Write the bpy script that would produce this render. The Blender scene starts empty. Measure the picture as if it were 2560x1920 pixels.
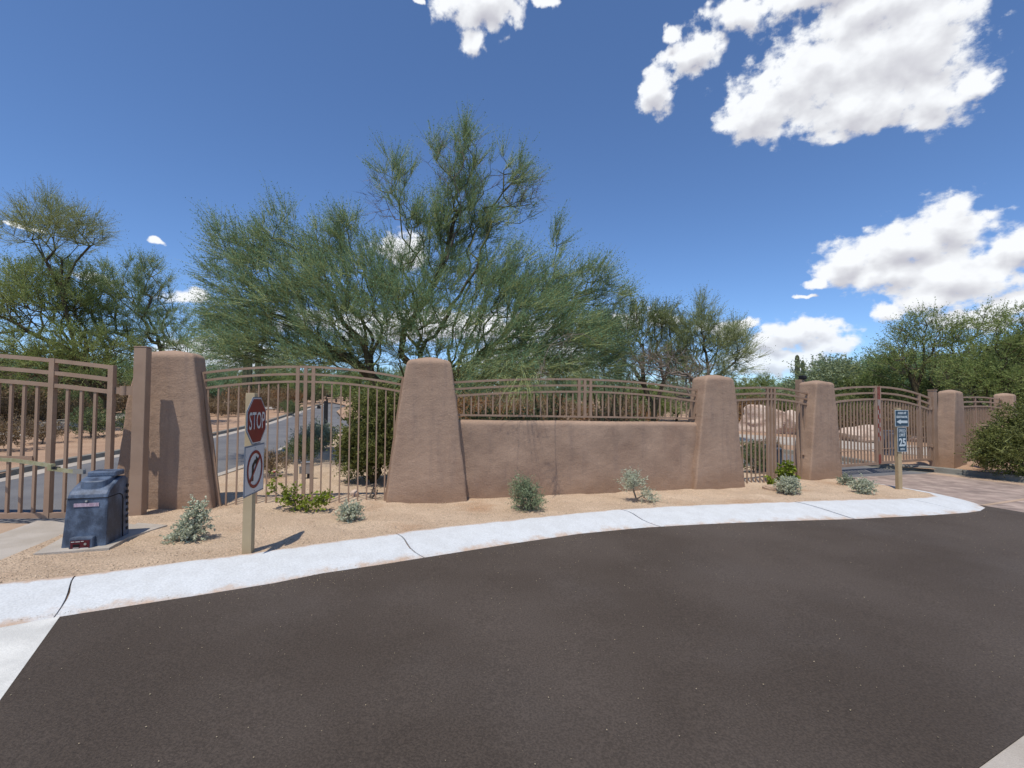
import bpy, math, random
import numpy as np
from mathutils import Vector, Matrix
from mathutils.geometry import delaunay_2d_cdt

random.seed(7)
R = math.radians
scene = bpy.context.scene
COL = scene.collection

# ------------------------------------------------------------------ camera
EYE = np.array([0.0, 0.0, 1.6])
PITCH, ROLL = R(1.9), R(0.35)
cam_d = bpy.data.cameras.new('camera')
cam_d.sensor_width = 36.0
cam_d.lens = 1183.5 / 2560 * 36.0
cam_d.clip_start = 0.05
cam_d.clip_end = 6000
cam = bpy.data.objects.new('camera', cam_d)
COL.objects.link(cam)
_f = Vector((0, math.cos(PITCH), math.sin(PITCH)))
_u = Vector((0, -math.sin(PITCH), math.cos(PITCH)))
_r = Vector((1, 0, 0))
rt = _r * math.cos(ROLL) + _u * math.sin(ROLL)
up = _u * math.cos(ROLL) - _r * math.sin(ROLL)
m = Matrix((rt, up, -_f)).transposed().to_4x4()
m.translation = Vector(EYE)
cam.matrix_world = m
scene.camera = cam

# ------------------------------------------------------------------ light and exposure
SUN_EL = R(68)
SUN_AZ = R(-159)                      # direction TO the sun, measured from +Y towards +X (behind the camera, a little left)
sun_dir = Vector((math.sin(SUN_AZ) * math.cos(SUN_EL), math.cos(SUN_AZ) * math.cos(SUN_EL), math.sin(SUN_EL)))
sd = bpy.data.lights.new('sun', 'SUN')
sd.energy = 3.6
sd.angle = R(0.53)
sd.color = (1.0, 0.925, 0.81)
sun = bpy.data.objects.new('sun', sd)
sun.rotation_euler = (-sun_dir).to_track_quat('-Z', 'Y').to_euler()
sun.location = (0, 0, 40)
COL.objects.link(sun)

scene.view_settings.view_transform = 'Standard'
scene.view_settings.look = 'None'
scene.view_settings.exposure = 0.14
scene.view_settings.gamma = 1.0
scene.view_settings.use_curve_mapping = False
scene.cycles.max_bounces = 6
scene.cycles.diffuse_bounces = 3
scene.cycles.transparent_max_bounces = 4

# ------------------------------------------------------------------ sky with cumulus clouds
world = bpy.data.worlds.new('World')
scene.world = world
world.use_nodes = True
NT = world.node_tree
NT.nodes.clear()

def nd(t, typ, **kw):
    n = t.nodes.new(typ)
    for k, v in kw.items():
        setattr(n, k, v)
    return n

def mth(t, op, a, b=None, c=None, clamp=False):
    n = t.nodes.new('ShaderNodeMath'); n.operation = op; n.use_clamp = clamp
    for i, v in enumerate((a, b, c)):
        if v is None: continue
        if isinstance(v, (int, float)): n.inputs[i].default_value = v
        else: t.links.new(v, n.inputs[i])
    return n.outputs[0]

def vmt(t, op, a, b=None, c=None):
    n = t.nodes.new('ShaderNodeVectorMath'); n.operation = op
    for i, v in enumerate((a, b, c)):
        if v is None: continue
        if isinstance(v, (tuple, list)): n.inputs[i].default_value = v
        elif isinstance(v, (int, float)): n.inputs[i].default_value = (v, v, v)
        else: t.links.new(v, n.inputs[i])
    return n.outputs[1] if op == 'LENGTH' else n.outputs[0]

# azimuth, elevation (radians) and half-sizes of the cumulus heaps
BLOBS = [
 (0.596,0.532,0.138,0.064),(0.710,0.522,0.086,0.075),(0.498,0.504,0.070,0.045),(0.734,0.454,0.047,0.040),(0.671,0.592,0.106,0.040),
 (0.464,0.646,0.079,0.023),(0.781,0.455,0.029,0.018),(0.640,0.476,0.093,0.042),(0.60,0.64,0.11,0.03),
 (0.362,0.606,0.061,0.026),(0.298,0.565,0.034,0.037),(0.331,0.643,0.022,0.014),
 (-0.070,0.710,0.100,0.038),(-0.091,0.655,0.036,0.025),(0.073,0.711,0.022,0.011),(-0.202,0.705,0.012,0.006),
 (0.754,0.271,0.047,0.042),(0.691,0.250,0.062,0.041),(0.622,0.235,0.045,0.034),(0.675,0.212,0.060,0.026),(0.753,0.194,0.082,0.043),(0.818,0.224,0.030,0.034),
 (0.733,0.162,0.060,0.022),(0.585,0.211,0.022,0.010),(0.555,0.191,0.015,0.005),(0.663,0.151,0.026,0.013),(0.828,0.143,0.040,0.018),
 (0.227,0.158,0.036,0.019),(0.310,0.162,0.029,0.017),(0.426,0.140,0.043,0.020),(0.470,0.150,0.022,0.011),(0.547,0.126,0.060,0.026),
 (0.498,0.108,0.037,0.021),(0.520,0.075,0.110,0.025),(0.587,0.103,0.049,0.017),(0.785,0.125,0.066,0.014),
 (-0.655,0.257,0.013,0.006),(-0.600,0.170,0.031,0.015),(-0.726,0.188,0.020,0.010),(-0.812,0.242,0.018,0.004),(-0.567,0.078,0.049,0.025),
 (-0.228,0.300,0.060,0.030),(-0.153,0.150,0.30,0.035),(-0.548,0.070,0.119,0.029),(0.042,0.084,0.134,0.040),
 (1.25,0.35,0.10,0.06),(1.5,0.20,0.15,0.05),(-1.3,0.5,0.12,0.07),(2.0,0.5,0.16,0.09),(2.6,0.3,0.2,0.07),(-2.2,0.35,0.2,0.08),(-1.6,0.15,0.2,0.04),(3.0,0.12,0.1,0.04),
]
g = bpy.data.node_groups.new('cloud_density', 'ShaderNodeTree')
g.interface.new_socket('Vector', in_out='INPUT', socket_type='NodeSocketVector')
g.interface.new_socket('Density', in_out='OUTPUT', socket_type='NodeSocketFloat')
g.interface.new_socket('Soft', in_out='OUTPUT', socket_type='NodeSocketFloat')
gi, go = nd(g, 'NodeGroupInput'), nd(g, 'NodeGroupOutput')
V = gi.outputs[0]
w1 = nd(g, 'ShaderNodeTexNoise'); w1.inputs['Scale'].default_value = 11; w1.inputs['Detail'].default_value = 3
g.links.new(V, w1.inputs['Vector'])
V2 = vmt(g, 'ADD', V, vmt(g, 'MULTIPLY', vmt(g, 'SUBTRACT', w1.outputs['Color'], (0.5, 0.5, 0.5)), (0.085, 0.045, 0)))
w2 = nd(g, 'ShaderNodeTexNoise'); w2.inputs['Scale'].default_value = 42; w2.inputs['Detail'].default_value = 4
g.links.new(V, w2.inputs['Vector'])
V2 = vmt(g, 'ADD', V2, vmt(g, 'MULTIPLY', vmt(g, 'SUBTRACT', w2.outputs['Color'], (0.5, 0.5, 0.5)), (0.030, 0.020, 0)))
Ls = None
for (a, e, ra, re) in BLOBS:
    q = vmt(g, 'MULTIPLY_ADD', V2, (1 / ra, 1 / re, 0), (-a / ra, -e / re, 0))
    L = vmt(g, 'LENGTH', q)
    if Ls is None: Ls = L
    else:
        n = nd(g, 'ShaderNodeMath', operation='SMOOTH_MIN'); g.links.new(Ls, n.inputs[0]); g.links.new(L, n.inputs[1]); n.inputs[2].default_value = 0.25
        Ls = n.outputs[0]
core = mth(g, 'MULTIPLY', mth(g, 'SUBTRACT', 1.17, Ls), 1.35)
f1 = nd(g, 'ShaderNodeTexNoise'); f1.inputs['Scale'].default_value = 26; f1.inputs['Detail'].default_value = 9; f1.inputs['Roughness'].default_value = 0.62
g.links.new(vmt(g, 'MULTIPLY', V, (1, 1.35, 1)), f1.inputs['Vector'])
v1 = nd(g, 'ShaderNodeTexVoronoi', feature='SMOOTH_F1'); v1.inputs['Scale'].default_value = 46; v1.inputs['Smoothness'].default_value = 0.6
g.links.new(vmt(g, 'ADD', vmt(g, 'MULTIPLY', V, (1, 1.3, 1)), vmt(g, 'MULTIPLY', f1.outputs['Color'], (0.03, 0.03, 0))), v1.inputs['Vector'])
dens = mth(g, 'ADD', core, mth(g, 'MULTIPLY', mth(g, 'SUBTRACT', f1.outputs['Fac'], 0.5), 2.5))
dens = mth(g, 'ADD', dens, mth(g, 'MULTIPLY', mth(g, 'SUBTRACT', 0.42, v1.outputs['Distance']), 0.55))
g.links.new(dens, go.inputs[0])
f2 = nd(g, 'ShaderNodeTexNoise'); f2.inputs['Scale'].default_value = 17; f2.inputs['Detail'].default_value = 3.5; f2.inputs['Roughness'].default_value = 0.5
g.links.new(vmt(g, 'MULTIPLY', V, (1, 1.5, 1)), f2.inputs['Vector'])
soft = mth(g, 'ADD', core, mth(g, 'MULTIPLY', mth(g, 'SUBTRACT', f2.outputs['Fac'], 0.5), 2.2))
g.links.new(soft, go.inputs[1])

tc = nd(NT, 'ShaderNodeTexCoord')
sep = nd(NT, 'ShaderNodeSeparateXYZ'); NT.links.new(tc.outputs['Generated'], sep.inputs[0])
az = mth(NT, 'ARCTAN2', sep.outputs[0], sep.outputs[1])
el = mth(NT, 'ARCSINE', sep.outputs[2])
cmb = nd(NT, 'ShaderNodeCombineXYZ'); NT.links.new(az, cmb.inputs[0]); NT.links.new(el, cmb.inputs[1])
def dgrp(v):
    n = nd(NT, 'ShaderNodeGroup'); n.node_tree = g; NT.links.new(v, n.inputs[0]); return n.outputs[0], n.outputs[1]
D0, S0 = dgrp(cmb.outputs[0])
D1, S1 = dgrp(vmt(NT, 'ADD', cmb.outputs[0], (-0.004, 0.022, 0)))
def sstep(t, v, a, b, o0=0.0, o1=1.0):
    n = nd(t, 'ShaderNodeMapRange', interpolation_type='SMOOTHSTEP')
    n.inputs['From Min'].default_value = a; n.inputs['From Max'].default_value = b
    n.inputs['To Min'].default_value = o0; n.inputs['To Max'].default_value = o1
    t.links.new(v, n.inputs[0]); return n.outputs[0]
alpha = sstep(NT, D0, -0.15, 0.60)
alpha = mth(NT, 'MULTIPLY', alpha, sstep(NT, el, 0.0, 0.16, 0.75, 1.0))
relief = mth(NT, 'MULTIPLY', mth(NT, 'SUBTRACT', S0, S1), 0.20)
relief = mth(NT, 'ADD', relief, mth(NT, 'MULTIPLY', mth(NT, 'SUBTRACT', D0, D1), 0.05))
under = sstep(NT, S1, 0.1, 1.7, 0.0, 1.0)
lit = mth(NT, 'ADD', mth(NT, 'SUBTRACT', 0.95, mth(NT, 'MULTIPLY', under, 0.34)), relief, clamp=True)
cr = nd(NT, 'ShaderNodeValToRGB')
cr.color_ramp.elements[0].position = 0.30; cr.color_ramp.elements[0].color = (0.50, 0.50, 0.56, 1)
cr.color_ramp.elements[1].position = 0.98; cr.color_ramp.elements[1].color = (0.88, 0.90, 0.93, 1)
e = cr.color_ramp.elements.new(0.65); e.color = (0.68, 0.69, 0.73, 1)
NT.links.new(lit, cr.inputs[0])
sky = nd(NT, 'ShaderNodeTexSky', sky_type='NISHITA', sun_disc=False)
sky.sun_elevation = SUN_EL
sky.sun_rotation = SUN_AZ
sky.altitude = 2000; sky.air_density = 1.0; sky.dust_density = 0.25; sky.ozone_density = 9.0
bg1 = nd(NT, 'ShaderNodeBackground'); bg1.inputs[1].default_value = 0.148
NT.links.new(sky.outputs[0], bg1.inputs[0])
bg2 = nd(NT, 'ShaderNodeBackground'); bg2.inputs[1].default_value = 1.0
NT.links.new(cr.outputs[0], bg2.inputs[0])
mx = nd(NT, 'ShaderNodeMixShader')
NT.links.new(alpha, mx.inputs[0]); NT.links.new(bg1.outputs[0], mx.inputs[1]); NT.links.new(bg2.outputs[0], mx.inputs[2])
wo = nd(NT, 'ShaderNodeOutputWorld'); NT.links.new(mx.outputs[0], wo.inputs[0])

# ------------------------------------------------------------------ materials
def material(name, c1, c2=None, scale=5.0, rough=0.85, bump=0.0, bscale=40.0, detail=4.0, stretch=(1, 1, 1), metal=0.0, spec=0.3,
             fine=None, streak=None, splash=None, edge=None, island=0.0, transl=0.0, coords='Object', mixpos=(0.35, 0.65), bdist=0.02, c3=None, c3scale=1.0, c3pos=(0.55, 0.7)):
    mt = bpy.data.materials.new(name); mt.use_nodes = True
    t = mt.node_tree; b = t.nodes['Principled BSDF']
    b.inputs['Roughness'].default_value = rough
    b.inputs['Metallic'].default_value = metal
    b.inputs['Specular IOR Level'].default_value = spec
    tcn = nd(t, 'ShaderNodeTexCoord')
    mp = nd(t, 'ShaderNodeMapping'); mp.inputs['Scale'].default_value = stretch
    t.links.new(tcn.outputs[coords], mp.inputs[0]); vec = mp.outputs[0]
    col = None
    def noise(s, d, v=vec, r=0.55):
        n = nd(t, 'ShaderNodeTexNoise'); n.inputs['Scale'].default_value = s; n.inputs['Detail'].default_value = d; n.inputs['Roughness'].default_value = r
        t.links.new(v, n.inputs['Vector']); return n.outputs['Fac']
    def mixc(f, a, bb):
        n = nd(t, 'ShaderNodeMix', data_type='RGBA'); t.links.new(f, n.inputs[0])
        for k, v in ((6, a), (7, bb)):
            if isinstance(v, tuple): n.inputs[k].default_value = (*v, 1)
            else: t.links.new(v, n.inputs[k])
        return n.outputs[2]
    col = c1
    if c2:
        f = sstep(t, noise(scale, detail), *mixpos)
        col = mixc(f, c1, c2)
    if c3:
        col = mixc(sstep(t, noise(c3scale, 5, tcn.outputs[coords]), *c3pos), col, c3)
    if streak:                                 # faint rain streaks running down a wall
        m2 = nd(t, 'ShaderNodeMapping'); m2.inputs['Scale'].default_value = (1, 1, .10); t.links.new(tcn.outputs['Object'], m2.inputs[0])
        col = mixc(mth(t, 'MULTIPLY', sstep(t, noise(6.5, 5, m2.outputs[0]), .50, .74), .55), col, streak)
    if splash:                                 # soil splashed on the foot of a wall
        sp = nd(t, 'ShaderNodeSeparateXYZ'); t.links.new(tcn.outputs['Object'], sp.inputs[0])
        hgt = mth(t, 'ADD', sp.outputs[2], mth(t, 'MULTIPLY', noise(5, 5, tcn.outputs['Object']), -.55))
        col = mixc(sstep(t, hgt, -.42, -.02, .75, 0.0), col, splash)
    if edge:                                   # dirt gathered along both edges of the kerb
        uv = nd(t, 'ShaderNodeUVMap'); sp = nd(t, 'ShaderNodeSeparateXYZ'); t.links.new(uv.outputs[0], sp.inputs[0])
        lowe = mth(t, 'SUBTRACT', 1.0, mth(t, 'MULTIPLY', sp.outputs[1], 3.2), clamp=True)
        upe = mth(t, 'MULTIPLY', mth(t, 'SUBTRACT', sp.outputs[1], .86), 7.0, clamp=True)
        k = mth(t, 'ADD', mth(t, 'MAXIMUM', mth(t, 'MULTIPLY', lowe, .74), upe), mth(t, 'MULTIPLY', mth(t, 'SUBTRACT', noise(2.6, 8, tcn.outputs['Object'], .7), .5), 2.6))
        col = mixc(sstep(t, k, .36, 1.05, 0.0, .85), col, edge)
        bl = noise(28, 4, tcn.outputs['Object']); col = mixc(mth(t, 'MULTIPLY', sstep(t, bl, .60, .75), .15), col, (.40, .42, .45))
    if fine:                                   # (scale, dark factor, light factor)
        f = sstep(t, noise(fine[0], 2, tcn.outputs[coords]), 0.3, 0.7, fine[1], fine[2])
        n = nd(t, 'ShaderNodeVectorMath', operation='SCALE')
        if isinstance(col, tuple): n.inputs[0].default_value = col
        else: t.links.new(col, n.inputs[0])
        t.links.new(f, n.inputs['Scale']); col = n.outputs[0]
    if island:
        gm = nd(t, 'ShaderNodeNewGeometry')
        f = mth(t, 'ADD', mth(t, 'MULTIPLY', gm.outputs['Random Per Island'], island), 1 - island / 2)
        n = nd(t, 'ShaderNodeVectorMath', operation='SCALE')
        if isinstance(col, tuple): n.inputs[0].default_value = col
        else: t.links.new(col, n.inputs[0])
        t.links.new(f, n.inputs['Scale']); col = n.outputs[0]
    if isinstance(col, tuple): b.inputs['Base Color'].default_value = (*col, 1)
    else: t.links.new(col, b.inputs['Base Color'])
    if bump:
        h = mth(t, 'ADD', noise(bscale, 6), mth(t, 'MULTIPLY', noise(bscale * 7, 3), 0.35))
        bn = nd(t, 'ShaderNodeBump'); bn.inputs['Strength'].default_value = bump; bn.inputs['Distance'].default_value = bdist
        t.links.new(h, bn.inputs['Height']); t.links.new(bn.outputs[0], b.inputs['Normal'])
    if transl:
        tr = nd(t, 'ShaderNodeBsdfTranslucent')
        if isinstance(col, tuple): tr.inputs[0].default_value = (*col, 1)
        else: t.links.new(col, tr.inputs[0])
        ms = nd(t, 'ShaderNodeMixShader'); ms.inputs[0].default_value = transl
        t.links.new(b.outputs[0], ms.inputs[1]); t.links.new(tr.outputs[0], ms.inputs[2])
        t.links.new(ms.outputs[0], t.nodes['Material Output'].inputs[0])
    return mt

M = {}
M['stucco'] = material('stucco', (0.385, 0.268, 0.192), (0.330, 0.226, 0.160), 1.1, 0.9, 0.50, 7, stretch=(.8, .8, 1.0), fine=(48, 0.93, 1.06), bdist=0.03,
                       c3=(0.300, 0.200, 0.142), c3scale=1.7, c3pos=(0.50, 0.75), streak=(0.255, 0.182, 0.142), splash=(0.31, 0.200, 0.130))
M['fence_paint'] = material('fence_paint', (0.345, 0.238, 0.168), (0.30, 0.202, 0.140), 3.0, 0.6, 0.05, 60)
M['asphalt'] = material('asphalt', (0.064, 0.049, 0.038), (0.088, 0.070, 0.057), 0.45, 0.88, 0.9, 110, detail=6, fine=(72, 0.76, 1.28), bdist=0.010,
                        c3=(0.092, 0.076, 0.065), c3scale=.6, c3pos=(0.45, 0.85))
M['old_asphalt'] = material('old_asphalt', (0.135, 0.134, 0.140), (0.170, 0.168, 0.170), 0.8, 0.9, 0.4, 60, fine=(150, 0.8, 1.2))
M['white_kerb'] = material('white_kerb', (0.60, 0.625, 0.635), (0.56, 0.58, 0.585), 5, 0.8, 0.5, 55, fine=(60, 0.90, 1.05), bdist=0.008, edge=(0.48, 0.33, 0.22))
M['white_strip'] = material('white_strip', (0.70, 0.70, 0.66), (0.55, 0.55, 0.52), 2.5, 0.8, 0.5, 50, fine=(160, 0.85, 1.05), bdist=0.008, c3=(0.42, 0.36, 0.30), c3scale=6, c3pos=(0.6, 0.8))
M['kerb_dirt'] = material('kerb_dirt', (0.20, 0.13, 0.09), (0.10, 0.07, 0.05), 20, 0.95)
M['gravel'] = material('gravel', (0.575, 0.440, 0.312), (0.50, 0.375, 0.262), 1.3, 0.95, 1.0, 60, detail=6, fine=(62, 0.74, 1.24), bdist=0.016,
                       c3=(0.42, 0.265, 0.160), c3scale=0.9, c3pos=(0.52, 0.75))
M['desert'] = material('desert', (0.44, 0.295, 0.195), (0.36, 0.230, 0.150), 0.7, 0.95, 0.8, 40, detail=6, fine=(90, 0.7, 1.25), bdist=0.02)
M['far_ground'] = material('far_ground', (0.20, 0.16, 0.10), (0.13, 0.13, 0.075), 0.05, 0.95)
M['pebble'] = material('pebble', (0.58, 0.46, 0.34), island=0.9, rough=0.9)
M['speck'] = material('speck', (0.42, 0.34, 0.22), island=0.8, rough=0.9)
M['concrete'] = material('concrete', (0.44, 0.40, 0.35), (0.37, 0.33, 0.28), 2, 0.9, 0.3, 50, fine=(160, 0.9, 1.08))
M['tan_concrete'] = material('tan_concrete', (0.45, 0.33, 0.24), (0.37, 0.27, 0.19), 1.5, 0.9, 0.3, 40, fine=(120, 0.85, 1.12))
M['kerb_grey'] = material('kerb_grey', (0.24, 0.23, 0.20), (0.19, 0.18, 0.155), 3, 0.9, 0.3, 40, fine=(120, 0.85, 1.1))
M['cream'] = material('cream_post', (0.43, 0.335, 0.205), (0.395, 0.305, 0.185), 4, 0.75, 0.1, 60)
M['sign_red'] = material('sign_red', (0.20, 0.012, 0.014), (0.165, 0.010, 0.012), 3, 0.35, spec=0.5)
M['sign_white'] = material('sign_white', (0.55, 0.55, 0.54), rough=0.4, spec=0.5)
M['sign_grey'] = material('sign_grey', (0.17, 0.19, 0.22), rough=0.6)
M['sign_black'] = material('sign_black', (0.015, 0.013, 0.013), rough=0.5)
M['sign_blue'] = material('sign_blue', (0.022, 0.060, 0.095), (0.018, 0.05, 0.08), 5, 0.45, spec=0.5)
M['sign_text'] = material('sign_text', (0.50, 0.56, 0.58), rough=0.5)
M['blue_plastic'] = material('blue_plastic', (0.030, 0.043, 0.070), (0.100, 0.138, 0.205), 7.5, 0.55, 0.15, 120, detail=7, stretch=(1, 1, 0.7), spec=0.5, mixpos=(0.36, 0.66), fine=(90, 0.85, 1.15))
M['black_plastic'] = material('black_plastic', (0.012, 0.012, 0.014), (0.022, 0.022, 0.025), 30, 0.6)
M['seam'] = material('seam_dark', (0.006, 0.006, 0.008), rough=0.8)
M['label_pink'] = material('faded_label', (0.32, 0.22, 0.28), (0.45, 0.36, 0.42), 60, 0.6, stretch=(1, 1, 0.4))
M['panel_red'] = material('panel_red', (0.085, 0.010, 0.016), rough=0.45)
M['steel'] = material('steel', (0.42, 0.42, 0.40), rough=0.4, metal=0.8)
M['zinc'] = material('yellow_zinc', (0.38, 0.36, 0.20), (0.48, 0.46, 0.30), 12, 0.45, metal=0.55)
M['box_metal'] = material('box_metal', (0.26, 0.25, 0.25), (0.20, 0.19, 0.19), 6, 0.6, metal=0.2)
M['strip_white'] = material('strip_white', (0.40, 0.36, 0.33), rough=.6)
M['strip_red'] = material('strip_red', (0.27, 0.025, 0.02), rough=0.5)
M['bark'] = material('bark', (0.060, 0.045, 0.030), (0.10, 0.085, 0.045), 9, 0.95, 0.6, 30, stretch=(1, 1, 0.3))
M['green_bark'] = material('green_bark', (0.125, 0.135, 0.045), (0.075, 0.075, 0.030), 2.5, 0.85, 0.3, 30)
M['grey_wood'] = material('grey_wood', (0.22, 0.18, 0.145), (0.13, 0.105, 0.085), 5, 0.9)
def leafmat(n, c, i=0.7, tr=0.25): M[n] = material(n, c, island=i, rough=0.6, transl=tr, spec=0.25)
leafmat('leaf_verde', (0.180, 0.295, 0.170), 0.8, .4); leafmat('twig_verde', (0.32, 0.35, 0.14), 0.7, 0.15)
leafmat('leaf_dark', (0.085, 0.125, 0.055)); leafmat('leaf_olive', (0.23, 0.255, 0.125)); leafmat('leaf_mesquite', (0.215, 0.275, 0.085), 0.8, .4)
leafmat('leaf_creosote', (0.135, 0.150, 0.038), 0.9); leafmat('leaf_dry', (0.215, 0.150, 0.075), 0.6, 0.1); leafmat('leaf_orange', (0.28, 0.14, 0.045), 0.6, 0.1)
leafmat('leaf_silver', (0.48, 0.51, 0.38), 0.5); leafmat('leaf_sage', (0.30, 0.34, 0.24), 0.5); leafmat('leaf_sagegreen', (0.235, 0.285, 0.165), 0.6)
leafmat('leaf_lantana', (0.20, 0.25, 0.03), 0.9, 0.3); leafmat('twig_dry', (0.23, 0.18, 0.13), 0.5, 0.0); leafmat('twig_purple', (0.17, 0.125, 0.11), 0.5, 0.0)
leafmat('flower_red', (0.55, 0.06, 0.08), 0.3)
M['saguaro'] = material('saguaro', (0.085, 0.095, 0.050), (0.055, 0.062, 0.034), 3, 0.9, 0.3, 30)
M['boulder'] = material('boulder', (0.66, 0.54, 0.44), (0.48, 0.34, 0.26), 1.6, 0.9, 0.9, 5, detail=8, bdist=0.05, fine=(30, 0.8, 1.15))
M['paver_dummy'] = M['concrete']

def paver_material(name, ca, cb, mortar):
    mt = bpy.data.materials.new(name); mt.use_nodes = True
    t = mt.node_tree; b = t.nodes['Principled BSDF']; b.inputs['Roughness'].default_value = 0.85
    tcn = nd(t, 'ShaderNodeTexCoord'); mp = nd(t, 'ShaderNodeMapping'); mp.inputs['Rotation'].default_value = (0, 0, R(24))
    t.links.new(tcn.outputs['Object'], mp.inputs[0])
    br = nd(t, 'ShaderNodeTexBrick'); br.inputs['Scale'].default_value = 1.0
    br.inputs['Brick Width'].default_value = 0.23; br.inputs['Row Height'].default_value = 0.15; br.inputs['Mortar Size'].default_value = 0.006
    br.inputs['Color1'].default_value = (*ca, 1); br.inputs['Color2'].default_value = (*cb, 1); br.inputs['Mortar'].default_value = (*mortar, 1)
    t.links.new(mp.outputs[0], br.inputs[0])
    n = nd(t, 'ShaderNodeTexNoise'); n.inputs['Scale'].default_value = 2.4; n.inputs['Detail'].default_value = 6; t.links.new(tcn.outputs['Object'], n.inputs[0])
    f = sstep(t, n.outputs['Fac'], 0.3, 0.7, 0.72, 1.22)
    s = nd(t, 'ShaderNodeVectorMath', operation='SCALE'); t.links.new(br.outputs['Color'], s.inputs[0]); t.links.new(f, s.inputs['Scale'])
    t.links.new(s.outputs[0], b.inputs['Base Color'])
    bn = nd(t, 'ShaderNodeBump'); bn.inputs['Distance'].default_value = 0.006; bn.inputs['Strength'].default_value = 0.8; bn.invert = True
    t.links.new(br.outputs['Fac'], bn.inputs['Height']); t.links.new(bn.outputs[0], b.inputs['Normal'])
    return mt
M['pavers'] = paver_material('pavers', (0.38, 0.295, 0.245), (0.28, 0.210, 0.175), (0.30, 0.24, 0.20))

# ------------------------------------------------------------------ building helpers
def link(name, me, mats, parent=None, smooth=False):
    for mm in (mats if isinstance(mats, (list, tuple)) else [mats]): me.materials.append(mm)
    if smooth: me.polygons.foreach_set('use_smooth', [True] * len(me.polygons))
    o = bpy.data.objects.new(name, me); COL.objects.link(o)
    if parent is not None: o.parent = parent
    return o

def mesh_obj(name, verts, faces, mats, parent=None, smooth=False, fmat=None):
    me = bpy.data.meshes.new(name); me.from_pydata([tuple(map(float, v)) for v in verts], [], [tuple(map(int, f)) for f in faces])
    if fmat is not None: me.polygons.foreach_set('material_index', fmat)
    o = link(name, me, mats, parent, smooth); me.update(); return o

def np_mesh(name, V, tris, mats, parent=None, fmat=None, smooth=False):
    me = bpy.data.meshes.new(name)
    V = np.ascontiguousarray(V, dtype=np.float32); T = np.ascontiguousarray(tris, dtype=np.int32)
    me.vertices.add(len(V)); me.vertices.foreach_set('co', V.ravel())
    me.loops.add(T.size); me.loops.foreach_set('vertex_index', T.ravel())
    me.polygons.add(len(T)); me.polygons.foreach_set('loop_start', np.arange(0, T.size, 3, dtype=np.int32))
    if fmat is not None: me.polygons.foreach_set('material_index', np.ascontiguousarray(fmat, dtype=np.int32))
    me.update(calc_edges=True)
    return link(name, me, mats, parent, smooth)

def empty(name, loc=(0, 0, 0), rz=0.0):
    o = bpy.data.objects.new(name, None); COL.objects.link(o); o.location = loc; o.rotation_euler = (0, 0, rz); o.empty_display_size = 0.2
    return o

def tag(o, label=None, cat=None, group=None, kind=None):
    if label: o['label'] = label
    if cat: o['category'] = cat
    if group: o['group'] = group
    if kind: o['kind'] = kind
    return o

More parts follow.
